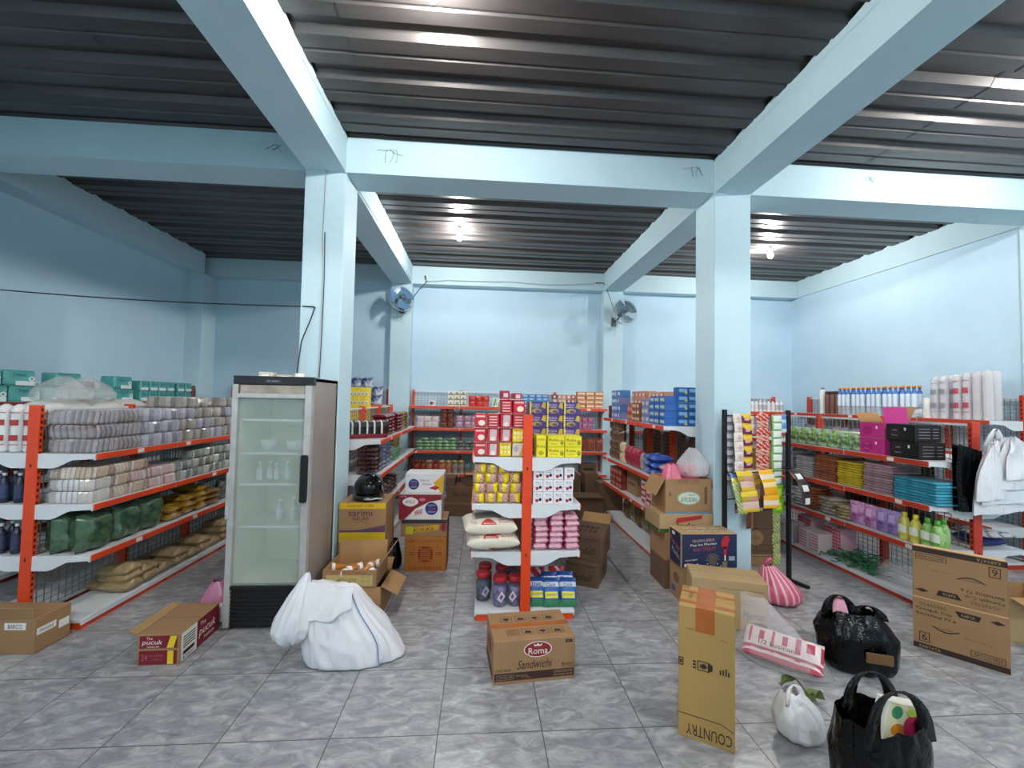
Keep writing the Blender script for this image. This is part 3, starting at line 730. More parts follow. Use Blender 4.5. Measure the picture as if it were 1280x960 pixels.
def sf(u, v):
    a = u*2*PI; c, s = math.cos(a), math.sin(a)
    if v < .07: r, t = v/.07, 0
    elif v > .84: r, t = (1-v)/.16, 1
    else: r, t = 1, (v-.07)/.77
    e = .72
    cx_, sy_ = math.copysign(abs(c)**e, c), math.copysign(abs(s)**e, s)
    px = .14*(1-t) - .0*t; rx = .29*(1-t)**.9 + .165*t**.9; ry = .20*(1-t**1.6) + .10*t
    rx += (.09*max(0, c)**8)*(1-t)**3 + .05*math.sin(PI*min(1, t*1.4))*(1 if c > 0 else .3)
    fold_ = (1-abs(nz(a*1.7 if False else c*2.6+s*.4, s*2.6, t*1.1+3))*2.8)*.075*(.45+.9*t) + (1-abs(nz(c*5.5, s*5.5-t*2, t*2.5+8))*2.6)*.034
    n = 1 + fold_
    z = .004 + .475*t + (.03*(1-r) if v > .5 else 0) + (.05*max(0, -c)*r - .015*max(0, c))*t + .012*nz(c*4, s*4, t*5)*t
    if t == 0 and r == 1: n *= 1.03
    return (px + rx*r*n*cx_, .02*t + ry*r*n*sy_, max(.003, z))
MB().grid(sf, 110, 60, sackm, wrap=True).build('sack_body', sk)
def sf2(u, v):
    a = u*2*PI; c, s = math.cos(a), math.sin(a)
    prof = [(0, .012), (.08, .03), (.22, .055), (.4, .088), (.58, .118), (.75, .128), (.88, .105), (.96, .06), (1, .0)]
    for (v0, r0), (v1, r1) in zip(prof[:-1], prof[1:]):
        if v <= v1: q = (v-v0)/(v1-v0); r = r0+(r1-r0)*q; break
    cx = -.165 - .075*math.sin(min(1, v*1.25)*PI/2); z = .635 - v*.475
    n = 1 + .13*(1-abs(nz(c*2.2, s*2.2, v*1.2+9))*2.6) + .05*(1-abs(nz(c*5, s*5, v*3+2))*2.4)
    return (cx + r*n*c, -.075-.06*v + .95*r*n*s, max(.03, z + .05*c*v*(1-v) + .03*nz(c*2, s*2, v*2)*v))
MB().grid(sf2, 80, 44, sackm, wrap=True).build('gathered_neck', sk)
def sf3(u, v):        # loose fold of the sack mouth lying over the shoulder
    x = -.19 + .36*u; t = v
    return (x + .02*nz(u*4, v*2, 5), -.10 - .085*t - .02*math.sin(u*9+v*2)*(.3+t), .515 - .20*t*(1.1-.5*u) + .05*(1-u)*(1-t) + .02*math.sin(u*8)*(1-t*.5))
MB().grid(sf3, 28, 14, sackm).build('mouth_fold', sk)
pts = []
for i in range(16): x, y, z = sf(.885 - .012*i/15, .84-.77*i/15); pts.append((x*1.012, y*1.012-.003, z+.003))
MB().tube(pts, .004, mat('blue seam', '#6f86b8', .6), 5).build('blue_seam', sk)

blackm = mat('bag black', '#060607', .2, bump=.7, bscale=16)
blackm.node_tree.nodes['Principled BSDF'].inputs['Specular IOR Level'].default_value = .25
clearm = film('bag clear', '#e9e4e6', .26, .15, .9, 16)
whitebag = film('bag white', '#eceaea', .86, .3, .6, 14)
b1 = thing('plastic_bag', 'black plastic bag with a brown packet showing, near the folded board', 'bag', (4.81, .5, 0), -.35)
MB().grid(bagf(.23, .16, .40, 3, .55, .16, 8, (-.02, .02), .6, .25), 56, 34, blackm, wrap=True).build('bag_body', b1)
def strap(pts, w, m):
    mb = MB(); n = len(pts); vs = []
    for i, p in enumerate(pts):
        p = Vector(p); k = w*(1.6 - 1.0*math.sin(PI*i/(n-1)))
        vs += [(p.x-k/2, p.y-.006, p.z), (p.x+k/2, p.y-.006, p.z), (p.x+k/2, p.y+.006, p.z), (p.x-k/2, p.y+.006, p.z)]
    fs = [(0,3,2,1), (4*n-4, 4*n-3, 4*n-2, 4*n-1)]
    for i in range(n-1): fs += [(4*i+j, 4*i+(j+1) % 4, 4*i+4+(j+1) % 4, 4*i+4+j) for j in range(4)]
    mb.add(vs, fs, m, None, True); return mb
arc = lambda x0, x1, y, z0, h, n=12: [(x0+(x1-x0)*(.5-.5*math.cos(PI*i/n)), y + .02*math.sin(3*i/n), z0 + h*math.sin(PI*i/n)**.7) for i in range(n+1)]
strap(arc(-.2, -.03, -.04, .34, .17), .05, blackm).build('handle', b1); strap(arc(.02, .17, .03, .34, .09), .06, blackm).build('handle', b1)
MB().box(-.02, .14, -.19, -.176, .13, .2, C('#6b4c2a'), b=.003).build('showing_packet', b1)
MB().grid(bagf(.07, .05, .13, 8, .5, .1), 20, 12, C('#e3a0b0')).build('pink_packet', b1).location = (-.11, .0, .35)
b2 = thing('plastic_bag', 'black carrier bag with looped handles and colourful packet, closest to camera', 'bag', (3.985, -.52, 0), .12)
MB().grid(bagf(.20, .145, .40, 17, .86, .10, 9, (0, .02), .5, .35), 56, 34, blackm, wrap=True).build('bag_body', b2)
strap(arc(-.17, .15, -.1, .34, .235), .055, blackm).build('handle', b2); strap(arc(-.1, .17, .07, .36, .2), .055, blackm).build('handle', b2)
m = MB(); m.box(-.11, .13, -.03, .03, .15, .485, C('#efe9d8'), RY(.25) , b=.004); f = RY(.25) @ face('-y', 0, -.03, .3)
m.rect(f, -.1, .125, -.1, .18, C('#f2e7b8')); m.oval(f, .06, .08, .06, .06, C('#d23a6a'), .002); m.oval(f, -.05, .14, .035, .03, C('#4a9a6a'), .002); m.oval(f, -.03, .06, .04, .03, C('#e98a2c'), .002); m.rect(f, .0, .12, .0, .04, C('#e7548a'), .002)
m.rect(f, -.09, -.03, -.08, .02, C('#8cb83c'), .002); m.oval(f, .04, .15, .03, .02, C('#c6d84c'), .003)
m.build('colourful_packet', b2)
wb = thing('plastic_bag', 'small white plastic bag leaning on the front black carrier bag', 'bag', (3.90, -.10, 0), .4)
MB().grid(bagf(.135, .11, .25, 5, .35, .22, 8, (-.04, .03), .45), 44, 26, whitebag, wrap=True).build('bag_body', wb)
strap(arc(-.1, .02, 0, .2, .08), .04, whitebag).build('handle', wb)
m = MB()
for i in range(5): m.lathe([(.028, 0), (.03, .004), (.03, .05), (.024, .056)], C('#d9b0a4'), 12, T(-.05+.04*(i % 3), -.03+.05*(i//3), .02+.03*(i % 2)))
m.build('round_packets', wb)
cb = thing('plastic_bag', 'clear plastic bag of pink-printed snack packs between the cartons and black bag', 'bag', (4.28, .56, 0), -.75)
red = C('#b83a52'); pk = mat('snack pack white', '#eee0de', .35, h2='#e2c4c4', nscale=25, bump=.3, bscale=20)
def snackpack(seed):
    m = MB()
    for sd in (-1, 1):
        m.grid(lambda u, v, sd=sd: ((u-.5)*.5 if sd < 0 else (.5-u)*.5, (v-.5)*.2, .045 - sd*(.042*((1-abs(2*u-1)**6)*(1-abs(2*v-1)**3))**.6*(1+.25*nz(u*6, v*4, seed)))), 30, 12,
            lambda u, v: red if (abs((u*6.5) % 1-.5) < .17 and .18 < v < .8 and int(u*6.5) % 2 == 0) or (abs((u*6.5) % 1-.5) < .28 and .3 < v < .72 and int(u*6.5) % 2) or v < .08 else pk)
    return m
for k, (x, y, z, rx) in enumerate(((0, -.02, .012, .0), (.0, .03, .085, .45))):
    o = snackpack(k*5).build('snack_pack', cb); o.location = (x, y, z); o.rotation_euler = (rx, 0, 0)
def cf(u, v):
    a = u*2*PI; c, s = math.cos(a), math.sin(a)
    t = max(0, (v-.1)/.9); r = min(1, v/.1)
    pinch = 1-.75*t**1.5
    n = 1+.08*(1-abs(nz(c*2, s*2, t*3+7))*2.2)*(.4+t)
    return (.30*r*c*pinch*n - .2*t*t, .16*r*s*pinch*n, .004 + t*(.2+.24*t) - .0)
MB().grid(cf, 48, 26, clearm, wrap=True).build('bag_film', cb)
m = MB(); m.text(face('-y', -.02, -.166, .19) @ RX(-.25), '1/2 Lusinan', 0, 0, .22, .03, ink, 0); m.build('handwriting', cb)
pb_ = thing('plastic_bag', 'pink and white striped bag on the floor beside the sachet rack leg', 'bag', (4.94, 1.5, 0), -.3)
st1 = mat('stripe pink', '#cc5a76', .35, bump=.3); st2 = mat('stripe pale', '#e6b2bc', .35, bump=.3)
MB().grid(bagf(.2, .14, .34, 21, .25, .10, 7, (-.09, .02), .3), 54, 22, lambda u, v: st1 if int(u*54) % 3 < 2 else st2, wrap=True).build('bag_body', pb_)
mb = MB(); mb.tube([(-.09, 0, .33), (-.12, .0, .38), (-.07, -.02, .42)], .018, st1); mb.build('knotted_top', pb_)
gn = MB(); gm = mat('leaf green film', '#4d5f2c', .3, h2='#6d8040', nscale=12, bump=.4)
gn.grid(lambda u, v: (.035*(u-.5)*(1+1.6*v*(1-v)) + .02*math.sin(v*5), .02*math.cos(v*9+u*3) + .16*v, .012 + .13*math.sin(v*PI*.9)*(1-.3*u)), 8, 16, gm)
gn.grid(lambda u, v: (.06*(u-.5) + .09*v, .03*math.sin(u*4) - .03*v, .01 + .07*math.sin(v*PI)+.01*u), 8, 14, gm)
tag(gn.build('plastic_scrap', None, (4.13, .13, 0), (0, 0, .5)), 'twisted green plastic strip on the floor by the white bag', 'plastic strip')
pk1 = MB().grid(bagf(.13, .1, .30, 33, .3, .2, 8), 30, 18, G('#c77a98'), wrap=True); pk1.grid(bagf(.09, .08, .16, 35, .4, .2, 8), 26, 14, G('#cfc9cc'), T(.08, -.1, 0), wrap=True)
tag(pk1.build('plastic_bag', None, (-.24, 1.42, 0)), 'crumpled pink and silver bag between the left gondola and fridge', 'bag')

# pink bags and clear bag in the open carton
for i, (x, y, z, c_, lb) in enumerate(((4.085, 1.985, .99, '#e0708a', 'pink bag bulging from the open oval-logo carton, left side'), (4.295, 2.03, .99, '#d65c7c', 'pink bag in the open oval-logo carton, under the clear bag'))):
    tag(MB().grid(bagf(.108, .108, .27, 40+i, .45, .22, 9), 40, 22, G(c_), wrap=True).build('plastic_bag', None, (x, y, z)), lb, 'bag')
tag(MB().grid(bagf(.14, .13, .30, 45, .2, .34, 16), 60, 34, film('bag clear bright', '#f2f2f4', .42, .08, 1.6, 24), wrap=True).build('plastic_bag', None, (4.28, 1.92, 1.14)), 'crumpled clear plastic bag on top of the open oval-logo carton', 'bag')

# white carrier bags hung on the right gondola post
hb = thing('hanging_bag_bunch', 'bunch of white carrier bags hanging from the right gondola post', 'bag bunch', (6.66, 1.10, .95))
wbm = mat('bag white film', '#ecebee', .38, bump=.45, bscale=10)
def sheet(xa, xb, zt, zb, top, y, seed, th=.03):
    """a flat carrier bag hung from its gathered top; the hem is a soft straight edge"""
    def fn(u, v, k=0):
        w = 1 - v**1.7                              # v=1 at the gather
        x = top[0] + ((xa + (xb-xa)*u) - top[0])*(1-v**2.2)
        z = zb + (zt-zb)*v + .05*(u-.5)*(1-v) - .03*abs(u-.5)*(v > .6)
        ridge = .018*(1-abs(nz(u*4.2+seed, v*1.1, seed))*2.4)*(.5+v)
        return (x, y - ridge - th*math.sin(PI*u)**.5*(1-.5*v)*(0 if k else 1) + (th*.4 if k else 0), z + .012*nz(u*3, seed, v))
    m = MB(); m.grid(fn, 30, 26, wbm); m.grid(lambda u, v: fn(1-u, v, 1), 30, 26, wbm)
    a = [fn(i/30, 0) for i in range(31)]; b = [fn(i/30, 0, 1) for i in range(31)]
    m.add(a + b, [(i, 31+i, 32+i, i+1) for i in range(30)], wbm, None, True)
    return m
for i, a in enumerate(((-.17, .36, .68, .02, (.0, 0), -.02), (-.13, .46, .70, .12, (.02, 0), -.055), (-.04, .52, .72, .26, (.06, 0), -.09), (.02, .50, .73, .36, (.08, 0), -.125), (-.2, .12, .66, .16, (-.06, 0), -.075))):
    sheet(*a, i*7.7).build('carrier_bag', hb)
strap([(-.02, -.02, .62), (.0, -.05, .74), (.03, -.06, .79), (.06, -.05, .76), (.08, -.06, .66)], .05, wbm).build('handle', hb)
kb = MB(); kb.grid(lambda u, v: (-.26+.24*u, -.01 - .03*(1-abs(nz(u*5, v, 3))*2), .0 + .62*v*(1-.1*u)), 16, 16, blackm); kb.grid(lambda u, v: (-.26+.24*u, .015, .0 + .62*v*(1-.1*u)), 16, 16, blackm)
o = kb.build('hanging_bag_bunch', None, (6.66, 1.13, .97)); tag(o, 'black carrier bags hanging behind the white ones on the right post', 'bag bunch')
o.location = (6.64, 1.135, .97)

tag(MB().tube([(3.607, 2.8, .012), (3.6, 2.4, .012), (3.598, 2.0, .012)], .011, mat('rod metal', '#8a8a88', .4, .4), 8).build('metal_rod'), 'thin grey rod lying on the aisle floor right of the dark cartons', 'rod')
tag(MB().grid(bagf(.085, .09, .33, 51, .5, .15, 7), 32, 18, blackm, wrap=True).build('plastic_bag', None, (1.06, 2.42, 0)), 'small black bag on the floor left of the vinegar carton', 'bag')
# ------------------------------------------------------------------ glass-door fridge
fr = thing('display_fridge', 'tall glass-door drinks fridge with black base beside the left column', 'fridge', (.278, 1.15, 0))
alu = mat('fridge aluminium', '#c4c3bf', .4, .3, h2='#aaa8a4', nscale=9)
side_ = mat('fridge side panel', '#a0978f', .35, .15, h2='#948b84', nscale=2.4, bump=.04, bscale=5)
liner = mat('fridge liner', '#dcdfbe', .5, h2='#d4d8b2', nscale=3)
blackp = mat('fridge black plastic', '#101113', .35)
W2, D_, H_ = .318, .62, 2.07
m = MB()
m.box(-W2, -W2+.03, .05, D_, .0, H_, side_); m.box(W2-.03, W2, .05, D_, .0, H_, side_, b=.004); m.box(-W2, W2, D_-.03, D_, .0, H_, side_); m.box(-W2, W2, .05, D_, H_-.03, H_, side_)
m.box(-W2+.03, W2-.03, .05, D_-.03, .02, .36, blackp)
m.build('cabinet', fr)
MB().box(-W2+.03, -W2+.034, .052, D_-.03, .36, 1.92, liner).box(W2-.034, W2-.03, .052, D_-.03, .36, 1.92, liner).box(-W2+.034, W2-.034, D_-.034, D_-.03, .36, 1.92, liner).box(-W2+.034, W2-.034, .06, D_-.034, .36, .364, liner).box(-W2+.034, W2-.034, .06, D_-.034, 1.92, 1.95, liner).build('inner_liner', fr)
m = MB(); m.box(-W2+.03, W2-.03, .015, .05, .03, .335, blackp, b=.004)
for i in range(9): m.box(-W2+.04, W2-.04, .006, .016, .05+i*.03, .068+i*.03, blackp, b=.003)
m.build('base_grille', fr)
m = MB(); m.box(-W2+.0, W2+.01, .0, .06, 2.005, 2.075, blackp, b=.004); m.text(face('-y', -.0, .0, 2.035), 'GEA SANDEN', 0, 0, .1, .012, C('#b0b0b0')); m.rect(face('-y', -.0, .0, 2.035), -.07, .07, -.014, .014, C('#2a2c30'), .001)
m.build('top_band', fr)
m = MB(); m.box(-.26, .26, .0, .05, 1.93, 2.0, mat('stained sign', '#b0a698', .6, h2='#7c6f60', nscale=7, namt=1.2)); m.build('sign_panel', fr)
door = MB()
door.box(-W2, -W2+.045, -.012, .045, .03, 2.005, alu, b=.004); door.box(W2-.055, W2, -.012, .045, .03, 2.005, alu, b=.004)
door.box(-W2+.045, W2-.055, -.008, .045, .335, .36, blackp); door.box(-W2+.045, W2-.055, -.008, .045, 1.895, 1.93, alu)
door = door.build('door', fr)
glass = film('fridge glass', '#bccac4', .3, .1, .03, 3)
MB().box(-W2+.045, W2-.055, .012, .02, .36, 1.895, glass).build('glass_pane', door)
MB().box(W2-.062, W2-.004, -.05, -.012, 1.04, 1.43, blackp, b=.012).build('door_handle', door)
MB().box(-W2-.012, -W2+.02, -.02, .02, .9, 1.28, alu, b=.003).build('hinge_cover', door)
for z in (.82, 1.17, 1.43, 1.71):
    m = MB()
    for i in range(26): m.box(-.27+i*.0215, -.267+i*.0215, .08, .52, z-.003, z, shelfw)
    m.box(-.275, .275, .07, .082, z-.012, z+.006, shelfw); m.box(-.275, .275, .51, .52, z-.006, z, shelfw)
    m.build('wire_rack', fr)
m = MB()
for s in (-1, 1):
    for k in range(14): m.box(s*.283-.004, s*.283+.004, .1, .13, .45+k*.1, .48+k*.1, shelfw)
m.build('rack_clips', fr)
bt = MB().lathe([(.028, 0), (.032, .01), (.032, .12), (.014, .16), (.014, .18), (.017, .182), (.017, .2)], [C('#cfd6d2')]*2+[C('#b9c4bd')]*2+[C('#f0f0f0')]*2, 12)
bt = proto(bt, 'drink_bottle', 'bottle')
for i, (x, z, s) in enumerate(((-.2, 1.175, .8), (-.13, 1.175, .8), (-.06, 1.175, .75), (.02, 1.175, .8), (.1, .825, 1), (.17, .825, 1), (-.02, .825, .9))):
    bt.put((.278+x, 1.15+.25+.04*(i % 2), z), 0, 'pale bottle standing inside the fridge, %s of its rack' % (('left end', 'second from left', 'third from left', 'right end', 'second from right', 'right end below', 'left end below')[i]), group='bottles inside the fridge', sc=(s, s, s))
for i, x in enumerate((-.14, .08, .15)):
    o = MB().lathe([(.05, 0), (.07, .09), (.068, .09), (.048, .005)], C('#dfe4e0'), 14); tag(o.build('bowl', None, (.278+x, 1.42, 1.433)), 'pale bowl on the fridge rack, %s' % ('left one alone', 'middle one', 'right one')[i], 'bowl')
# odds and ends on the fridge
for i, (x, y, w_, d_, h_, c_, lb) in enumerate(((.13, 1.36, .12, .09, .05, '#cfc8b8', 'cream adapter box on top of the fridge'), (.27, 1.4, .16, .1, .03, '#b9ac98', 'crumpled tan paper pack on top of the fridge'), (.39, 1.38, .08, .08, .045, '#e2ded4', 'small white plug box on top of the fridge, right end'))):
    m = MB(); m.box(-w_/2, w_/2, -d_/2, d_/2, 0, h_, C(c_), b=.008); m.box(-w_/4, w_/4, -d_/2-.004, -d_/4, .0, h_*.6, C('#efece4'), b=.003); tag(m.build('small_box', None, (x, y, H_), (0, 0, .3*i)), lb, 'box')
# ------------------------------------------------------------------ wall fans
blade_b = mat('fan blade blue', '#4f7ea3', .3, coat=.3); fan_d = mat('fan dark', '#55626c', .4); cagem = mat('fan cage', '#a9b4bb', .4, .3)
def fan(label, pos, yaw, pitch, colm, col_x):
    t = thing('wall_fan', label, 'fan', pos)
    M = RZ(yaw) @ RX(pitch)
    R = .265
    m = MB()
    for k, (r, y) in enumerate(((R, 0), (R*.8, -.055), (R*.8, .06), (R*.4, -.075))):
        m.tube([(r*math.cos(2*PI*i/40), y, r*math.sin(2*PI*i/40)) for i in range(40)], 0.006 if k == 0 else .003, cagem, 5, M, closed=True)
    for i in range(22):
        a = 2*PI*i/22; c, s = math.cos(a), math.sin(a)
        m.tube([(.04*c, -.08, .04*s), (R*.4*c, -.075, R*.4*s), (R*.8*c, -.055, R*.8*s), (R*c, 0, R*s), (R*.8*c, .06, R*.8*s), (R*.4*c, .085, R*.4*s)], .001, cagem, 4, M)
    m.lathe([(.001, 0), (.045, .001), (.045, .006), (.001, .008)], fan_d, 16, M @ T(0, -.082, 0) @ RX(PI/2))
    m.build('cage', t)
    m = MB(); m.lathe([(.03, 0), (.06, .015), (.065, .09), (.05, .13), (.02, .14)], fan_d, 18, M @ T(0, .06, 0) @ RX(-PI/2)); m.build('motor', t)
    m = MB(); m.lathe([(.001, 0), (.035, .002), (.04, .03), (.04, .05)], fan_d, 16, M @ T(0, -.05, 0) @ RX(-PI/2)); m.build('hub', t)
    for k in range(3):
        def bf(u, v, k=k):
            r = .04 + v*(R*.9-.04); a = 2*PI*k/3 + .4 + (u-.5)*(1.7*math.sin(min(1, v*1.25+.28)*PI*.62)**1.0)*(1.0) + .35*v
            return (r*math.cos(a), -.03 + (u-.5)*.07, r*math.sin(a))
        MB().grid(bf, 10, 12, colm, M).build('blade', t)
    m = MB(); e = M @ Vector((0, .15, -.02)); w_ = Vector((0, 5.93-pos[1], -.12)) + Vector((col_x-pos[0], 0, 0))
    m.tube([tuple(e), tuple((e+w_)/2 + Vector((0, 0, -.05))), tuple(w_)], .02, fan_d, 10); m.box(w_.x-.05, w_.x+.05, w_.y-.03, w_.y, w_.z-.12, w_.z+.06, fan_d, b=.008)
    m.tube([tuple(w_+Vector((0, -.03, -.1))), tuple(w_+Vector((.01, -.06, -.32))), tuple(w_+Vector((.05, -.05, -.26)))], .003, cagem, 5)
    m.build('wall_bracket', t)
fan('blue-bladed wall fan on the left rear column', (.44, 5.68, 3.82), .62, -.25, blade_b, .42)
fan('grey-bladed wall fan on the right rear column', (4.78, 5.62, 3.69), .18, -.12, mat('fan blade grey', '#56707f', .35), 4.66)
# ------------------------------------------------------------------ cables
wire_k = mat('cable black', '#20262b', .5); wire_w = mat('cable grey', '#b8c2c4', .5)
def cable(pts, r, m, label, steps=10, sag=.0):
    P = []
    for a, b in zip(pts[:-1], pts[1:]):
        for i in range(steps): t = i/steps; P.append(tuple(Vector(a).lerp(Vector(b), t) + Vector((0, 0, -sag*4*t*(1-t)*(Vector(b)-Vector(a)).length))))
    P.append(pts[-1]); o = MB().tube(P, r, m, 6).build('hanging_cable'); tag(o, label, 'cable')
cable([(-3.19, 2.42, 3.0), (.33, 1.785, 2.80), (.352, 1.78, 2.79)], .007, wire_k, 'black cable strung from the left wall to the left column', 14, .008)
cable([(.352, 1.778, 2.795), (.32, 1.77, 2.68), (.25, 1.74, 2.45), (.235, 1.72, 2.22), (.27, 1.62, 2.082)], .006, wire_k, 'black cable drooping down the left column onto the fridge', 6)
cable([(.41, 1.788, 4.18), (.402, 1.788, 3.5), (.415, 1.788, 3.2), (.41, 1.788, 2.8), (.405, 1.788, 2.1)], .007, wire_w, 'pale cable clipped down the front of the left column', 6)
cable([(.418, 1.786, 3.55), (.428, 1.782, 3.1), (.424, 1.786, 2.6), (.412, 1.786, 2.1)], .004, wire_k, 'thin second wire beside the pale cable on the left column', 6)
cable([(.88, 5.905, 4.22), (1.3, 5.90, 4.265), (2.0, 5.90, 4.27), (2.57, 5.90, 4.285), (3.2, 5.90, 4.25), (3.6, 5.90, 4.262), (4.3, 5.90, 4.32)], .006, wire_w, 'grey wire along the rear beam between the two fans', 6, .01)
cable([(4.3, 5.895, 4.32), (4.42, 5.88, 4.33), (4.47, 5.86, 4.26), (4.6, 5.76, 3.8), (4.66, 5.85, 3.66)], .007, wire_k, 'black plug lead dropping to the right wall fan', 5)
cable([(.86, 5.895, 4.32), (.88, 5.88, 4.2), (.75, 5.85, 4.05), (.62, 5.85, 3.85)], .007, wire_k, 'black plug lead dropping to the left wall fan', 5)
cable([(.608, 2.25, 4.2), (.608, 3.4, 4.23), (.608, 4.6, 4.2), (.608, 5.85, 4.22)], .005, wire_w, 'thin wire running along the inner face of the left roof beam', 6)
cable([(.41, 1.788, 4.17), (.5, 1.786, 4.2), (.6, 1.786, 4.172), (.606, 2.2, 4.2)], .006, wire_w, 'short wire crossing the top of the left column', 5)
for i, (x, z, lb) in enumerate(((.86, 4.32, 'small white socket on the rear beam near the left fan'), (4.29, 4.32, 'small white socket on the rear beam near the right fan'))):
    m = MB(); m.box(-.03, .03, -.025, 0, -.03, .03, white, b=.006); m.lathe([(.015, 0), (.015, .03), (.006, .04)], wire_k, 10, T(.0, -.025, 0) @ RX(PI/2)); tag(m.build('wall_socket', None, (x, 5.935, z)), lb, 'socket')
# cobweb threads on the beams
for i, (x, z, k) in enumerate(((-.12, 4.42, .14), (1.0, 4.44, .2), (4.2, 4.45, .16), (6.2, 4.46, .1))):
    m = MB()
    for q in range(5):
        a = rnd.uniform(.3, 2.8); p = [(0+q*.02, 0, 0)]
        for s in range(6): a += J(.5); p.append((p[-1][0]+k/4*math.cos(a)*.5, -.003, p[-1][2]+k/4*math.sin(a)*(-.5)))
        m.tube(p, .0016, wire_k, 4)
    tag(m.build('hanging_cobweb', None, (x, 1.80, z)), 'dark cobweb threads on the front beam, %s' % ('left of the left column', 'just right of the left column', 'just left of the right column', 'right of the right column')[i], 'cobweb')
# ------------------------------------------------------------------ goods on the shelves
def spread(v, p=4): return max(0, 1 - abs(2*v-1)**p)
def pouch(w, h, d, colfn, seed=0, lying=False, nu=10, nv=12, wr=.12, e=.55, dense=False):
    """sealed bag; front toward -y, stands on z=0 (lying: front up)"""
    m = MB()
    for s in (-1, 1):
        def fn(u, v, s=s):
            if dense: v = .5-.5*math.cos(PI*v)
            p = (spread(u, 3)*spread(v, 3.5))**e
            n = 1 + wr*1.6*nz(u*3.1+seed, v*3.7, s*2)
            x = (u-.5)*w*(1 - .06*p) ; z = v*h; y = s*d/2*p*n + wr*.04*w*nz(u*5, v*5, seed)
            return (x, z-h/2, d/2-y) if lying else (x, y, z)
        m.grid((lambda u, v: fn(1-u, v)) if s > 0 else fn, nu, nv, (lambda u, v: colfn(u, .5-.5*math.cos(PI*v) if dense else v)) if callable(colfn) else colfn)
    if lying: lo = min(q[2] for q in m.v); m.v = [(q[0], q[1], q[2]-lo) for q in m.v]; m.drop = lo
    return m
def block(w, d, h, fin, cols, seed, top=None):
    """bundle of upright sheets wrapped in clear film: fine ribs round the sides"""
    m = MB(); per = [(-w/2, -d/2, w, 1, 0), (w/2, -d/2, d, 0, 1), (w/2, d/2, w, -1, 0), (-w/2, d/2, d, 0, -1)]
    ring = []
    for x, y, Ln, dx, dy in per:
        n = max(2, int(Ln/fin))
        for i in range(n):
            o = .005 if i % 2 else -.004
            ring.append((x+dx*Ln*i/n + dy*o, y+dy*Ln*i/n - dx*o))
    N = len(ring); zs = (0, .15, .5, .85, 1); ks = (.95, 1, 1.015, 1, .94)
    vs = []; fs = []; ms = []
    for z, k in zip(zs, ks):
        vs += [(x*k + .006*nz(x*9, z*3, seed) + (.012*z if seed % 2 else -.012*z)*(1 if seed % 3 else 0), y*k + .006*nz(y*9, z*3, seed+4), h*z + .006*nz(x*8, y*8, seed)*(z > .5)) for x, y in ring]
    for j in range(4):
        for i in range(N):
            fs.append((j*N+i, j*N+(i+1) % N, (j+1)*N+(i+1) % N, (j+1)*N+i)); ms.append(cols[int((i//2)*2.7+seed+i % 2) % len(cols)])
    c = len(vs); vs.append((0, 0, h*1.03))
    for i in range(N): fs.append((4*N+i, 4*N+(i+1) % N, c)); ms.append(top or cols[(i//2) % len(cols)])
    m.add(vs, fs, ms); m.wrap = (w, d, h, seed); return m
def pbox(w, d, h, col, pr=None, b=.002):
    m = MB(); m.box(-w/2, w/2, -d/2, d/2, 0, h, col, b=b)
    if pr: pr(m, face('-y', 0, -d/2, h/2)); 
    return m
def wrapped(m, name, cat):
    p = proto(m, name, cat); w, d, h, s = m.wrap
    MB().grid(lambda u, v: ((w/2+.008)*(1+.05*nz(u*9, v*4, s))*[1, 1, -1, -1, 1][int(u*3.999)] if False else (w/2+.012)*math.copysign(min(1, abs(1.5*math.cos(2*PI*u))), math.cos(2*PI*u))*(1-.1*(2*v-1)**4) + .006*nz(u*14, v*5, s),
        (d/2+.012)*math.copysign(min(1, abs(1.5*math.sin(2*PI*u))), math.sin(2*PI*u))*(1-.1*(2*v-1)**4) + .006*nz(u*14, v*5, s+9), .001 + (h+.002)*v), 36, 6, film('pack film', '#f2f0f2', .2, .1, 1.2, 32), wrap=True).build('plastic_wrapper', p.r)
    return p
def pick(*c): return lambda u, v: c[int(u*6+v*7*1.7) % len(c)]
def words(s, n=16):
    w = s.split(); return s if len(w) <= n else ' '.join(w[:n])
# side(): gondola front edge -> world; along = from its near end, dep = back from the front edge
def side(cx, y0, s): return lambda al, dep, z: ((cx + s*(.47-dep), y0+al, z), PI/2*s)
def wallside(x0): return lambda al, dep, z: ((x0+al, 5.63+dep, z), 0)
G1R = side(-1.6, 1.22, 1); G1L = side(-1.6, 1.22, -1); G3 = side(4.575, 2.24, -1); G4 = side(6.67, 1.2, -1); G4R = side(6.67, 1.2, 1); G6 = side(.36, 2.62, 1)
G5 = side(8.6, 2.2, -1); G7 = side(-3.14, 1.75, 1); GB = wallside(.66); BR = wallside(4.95); BL = wallside(-2.78)
E_ = .0025
def put(p, S, al, dep, z, label, group, rz=0, ry=0, sc=None):
    loc, r = S(al, dep, z+E_); return p.put(loc, r+rz, words(label), None, group, 0, ry, sc)
def heapgrid(protos, S, al0, step, n, dep, z, h, layers, desc, group, end='post', jit=.012, jr=.06, skip=()):
    """n columns side by side, layers high; every item labelled by its column and layer"""
    k = 0
    for i in range(n):
        for j in range(layers if not callable(layers) else layers(i)):
            if (i, j) in skip: continue
            L_ = layers if not callable(layers) else layers(i)
            p = protos[(i*5+j*3+(i*j) % 3) % len(protos)] if isinstance(protos, list) else protos(i, j) if callable(protos) and not isinstance(protos, Proto) else protos
            d = desc(i, j) if callable(desc) else desc
            put(p, S, al0+i*step+J(jit), dep+J(jit*.7), z+j*h, '%s, %s from the %s, %s' % (d, ORD[i], end, layer(j, L_)), group, J(jr)); k += 1

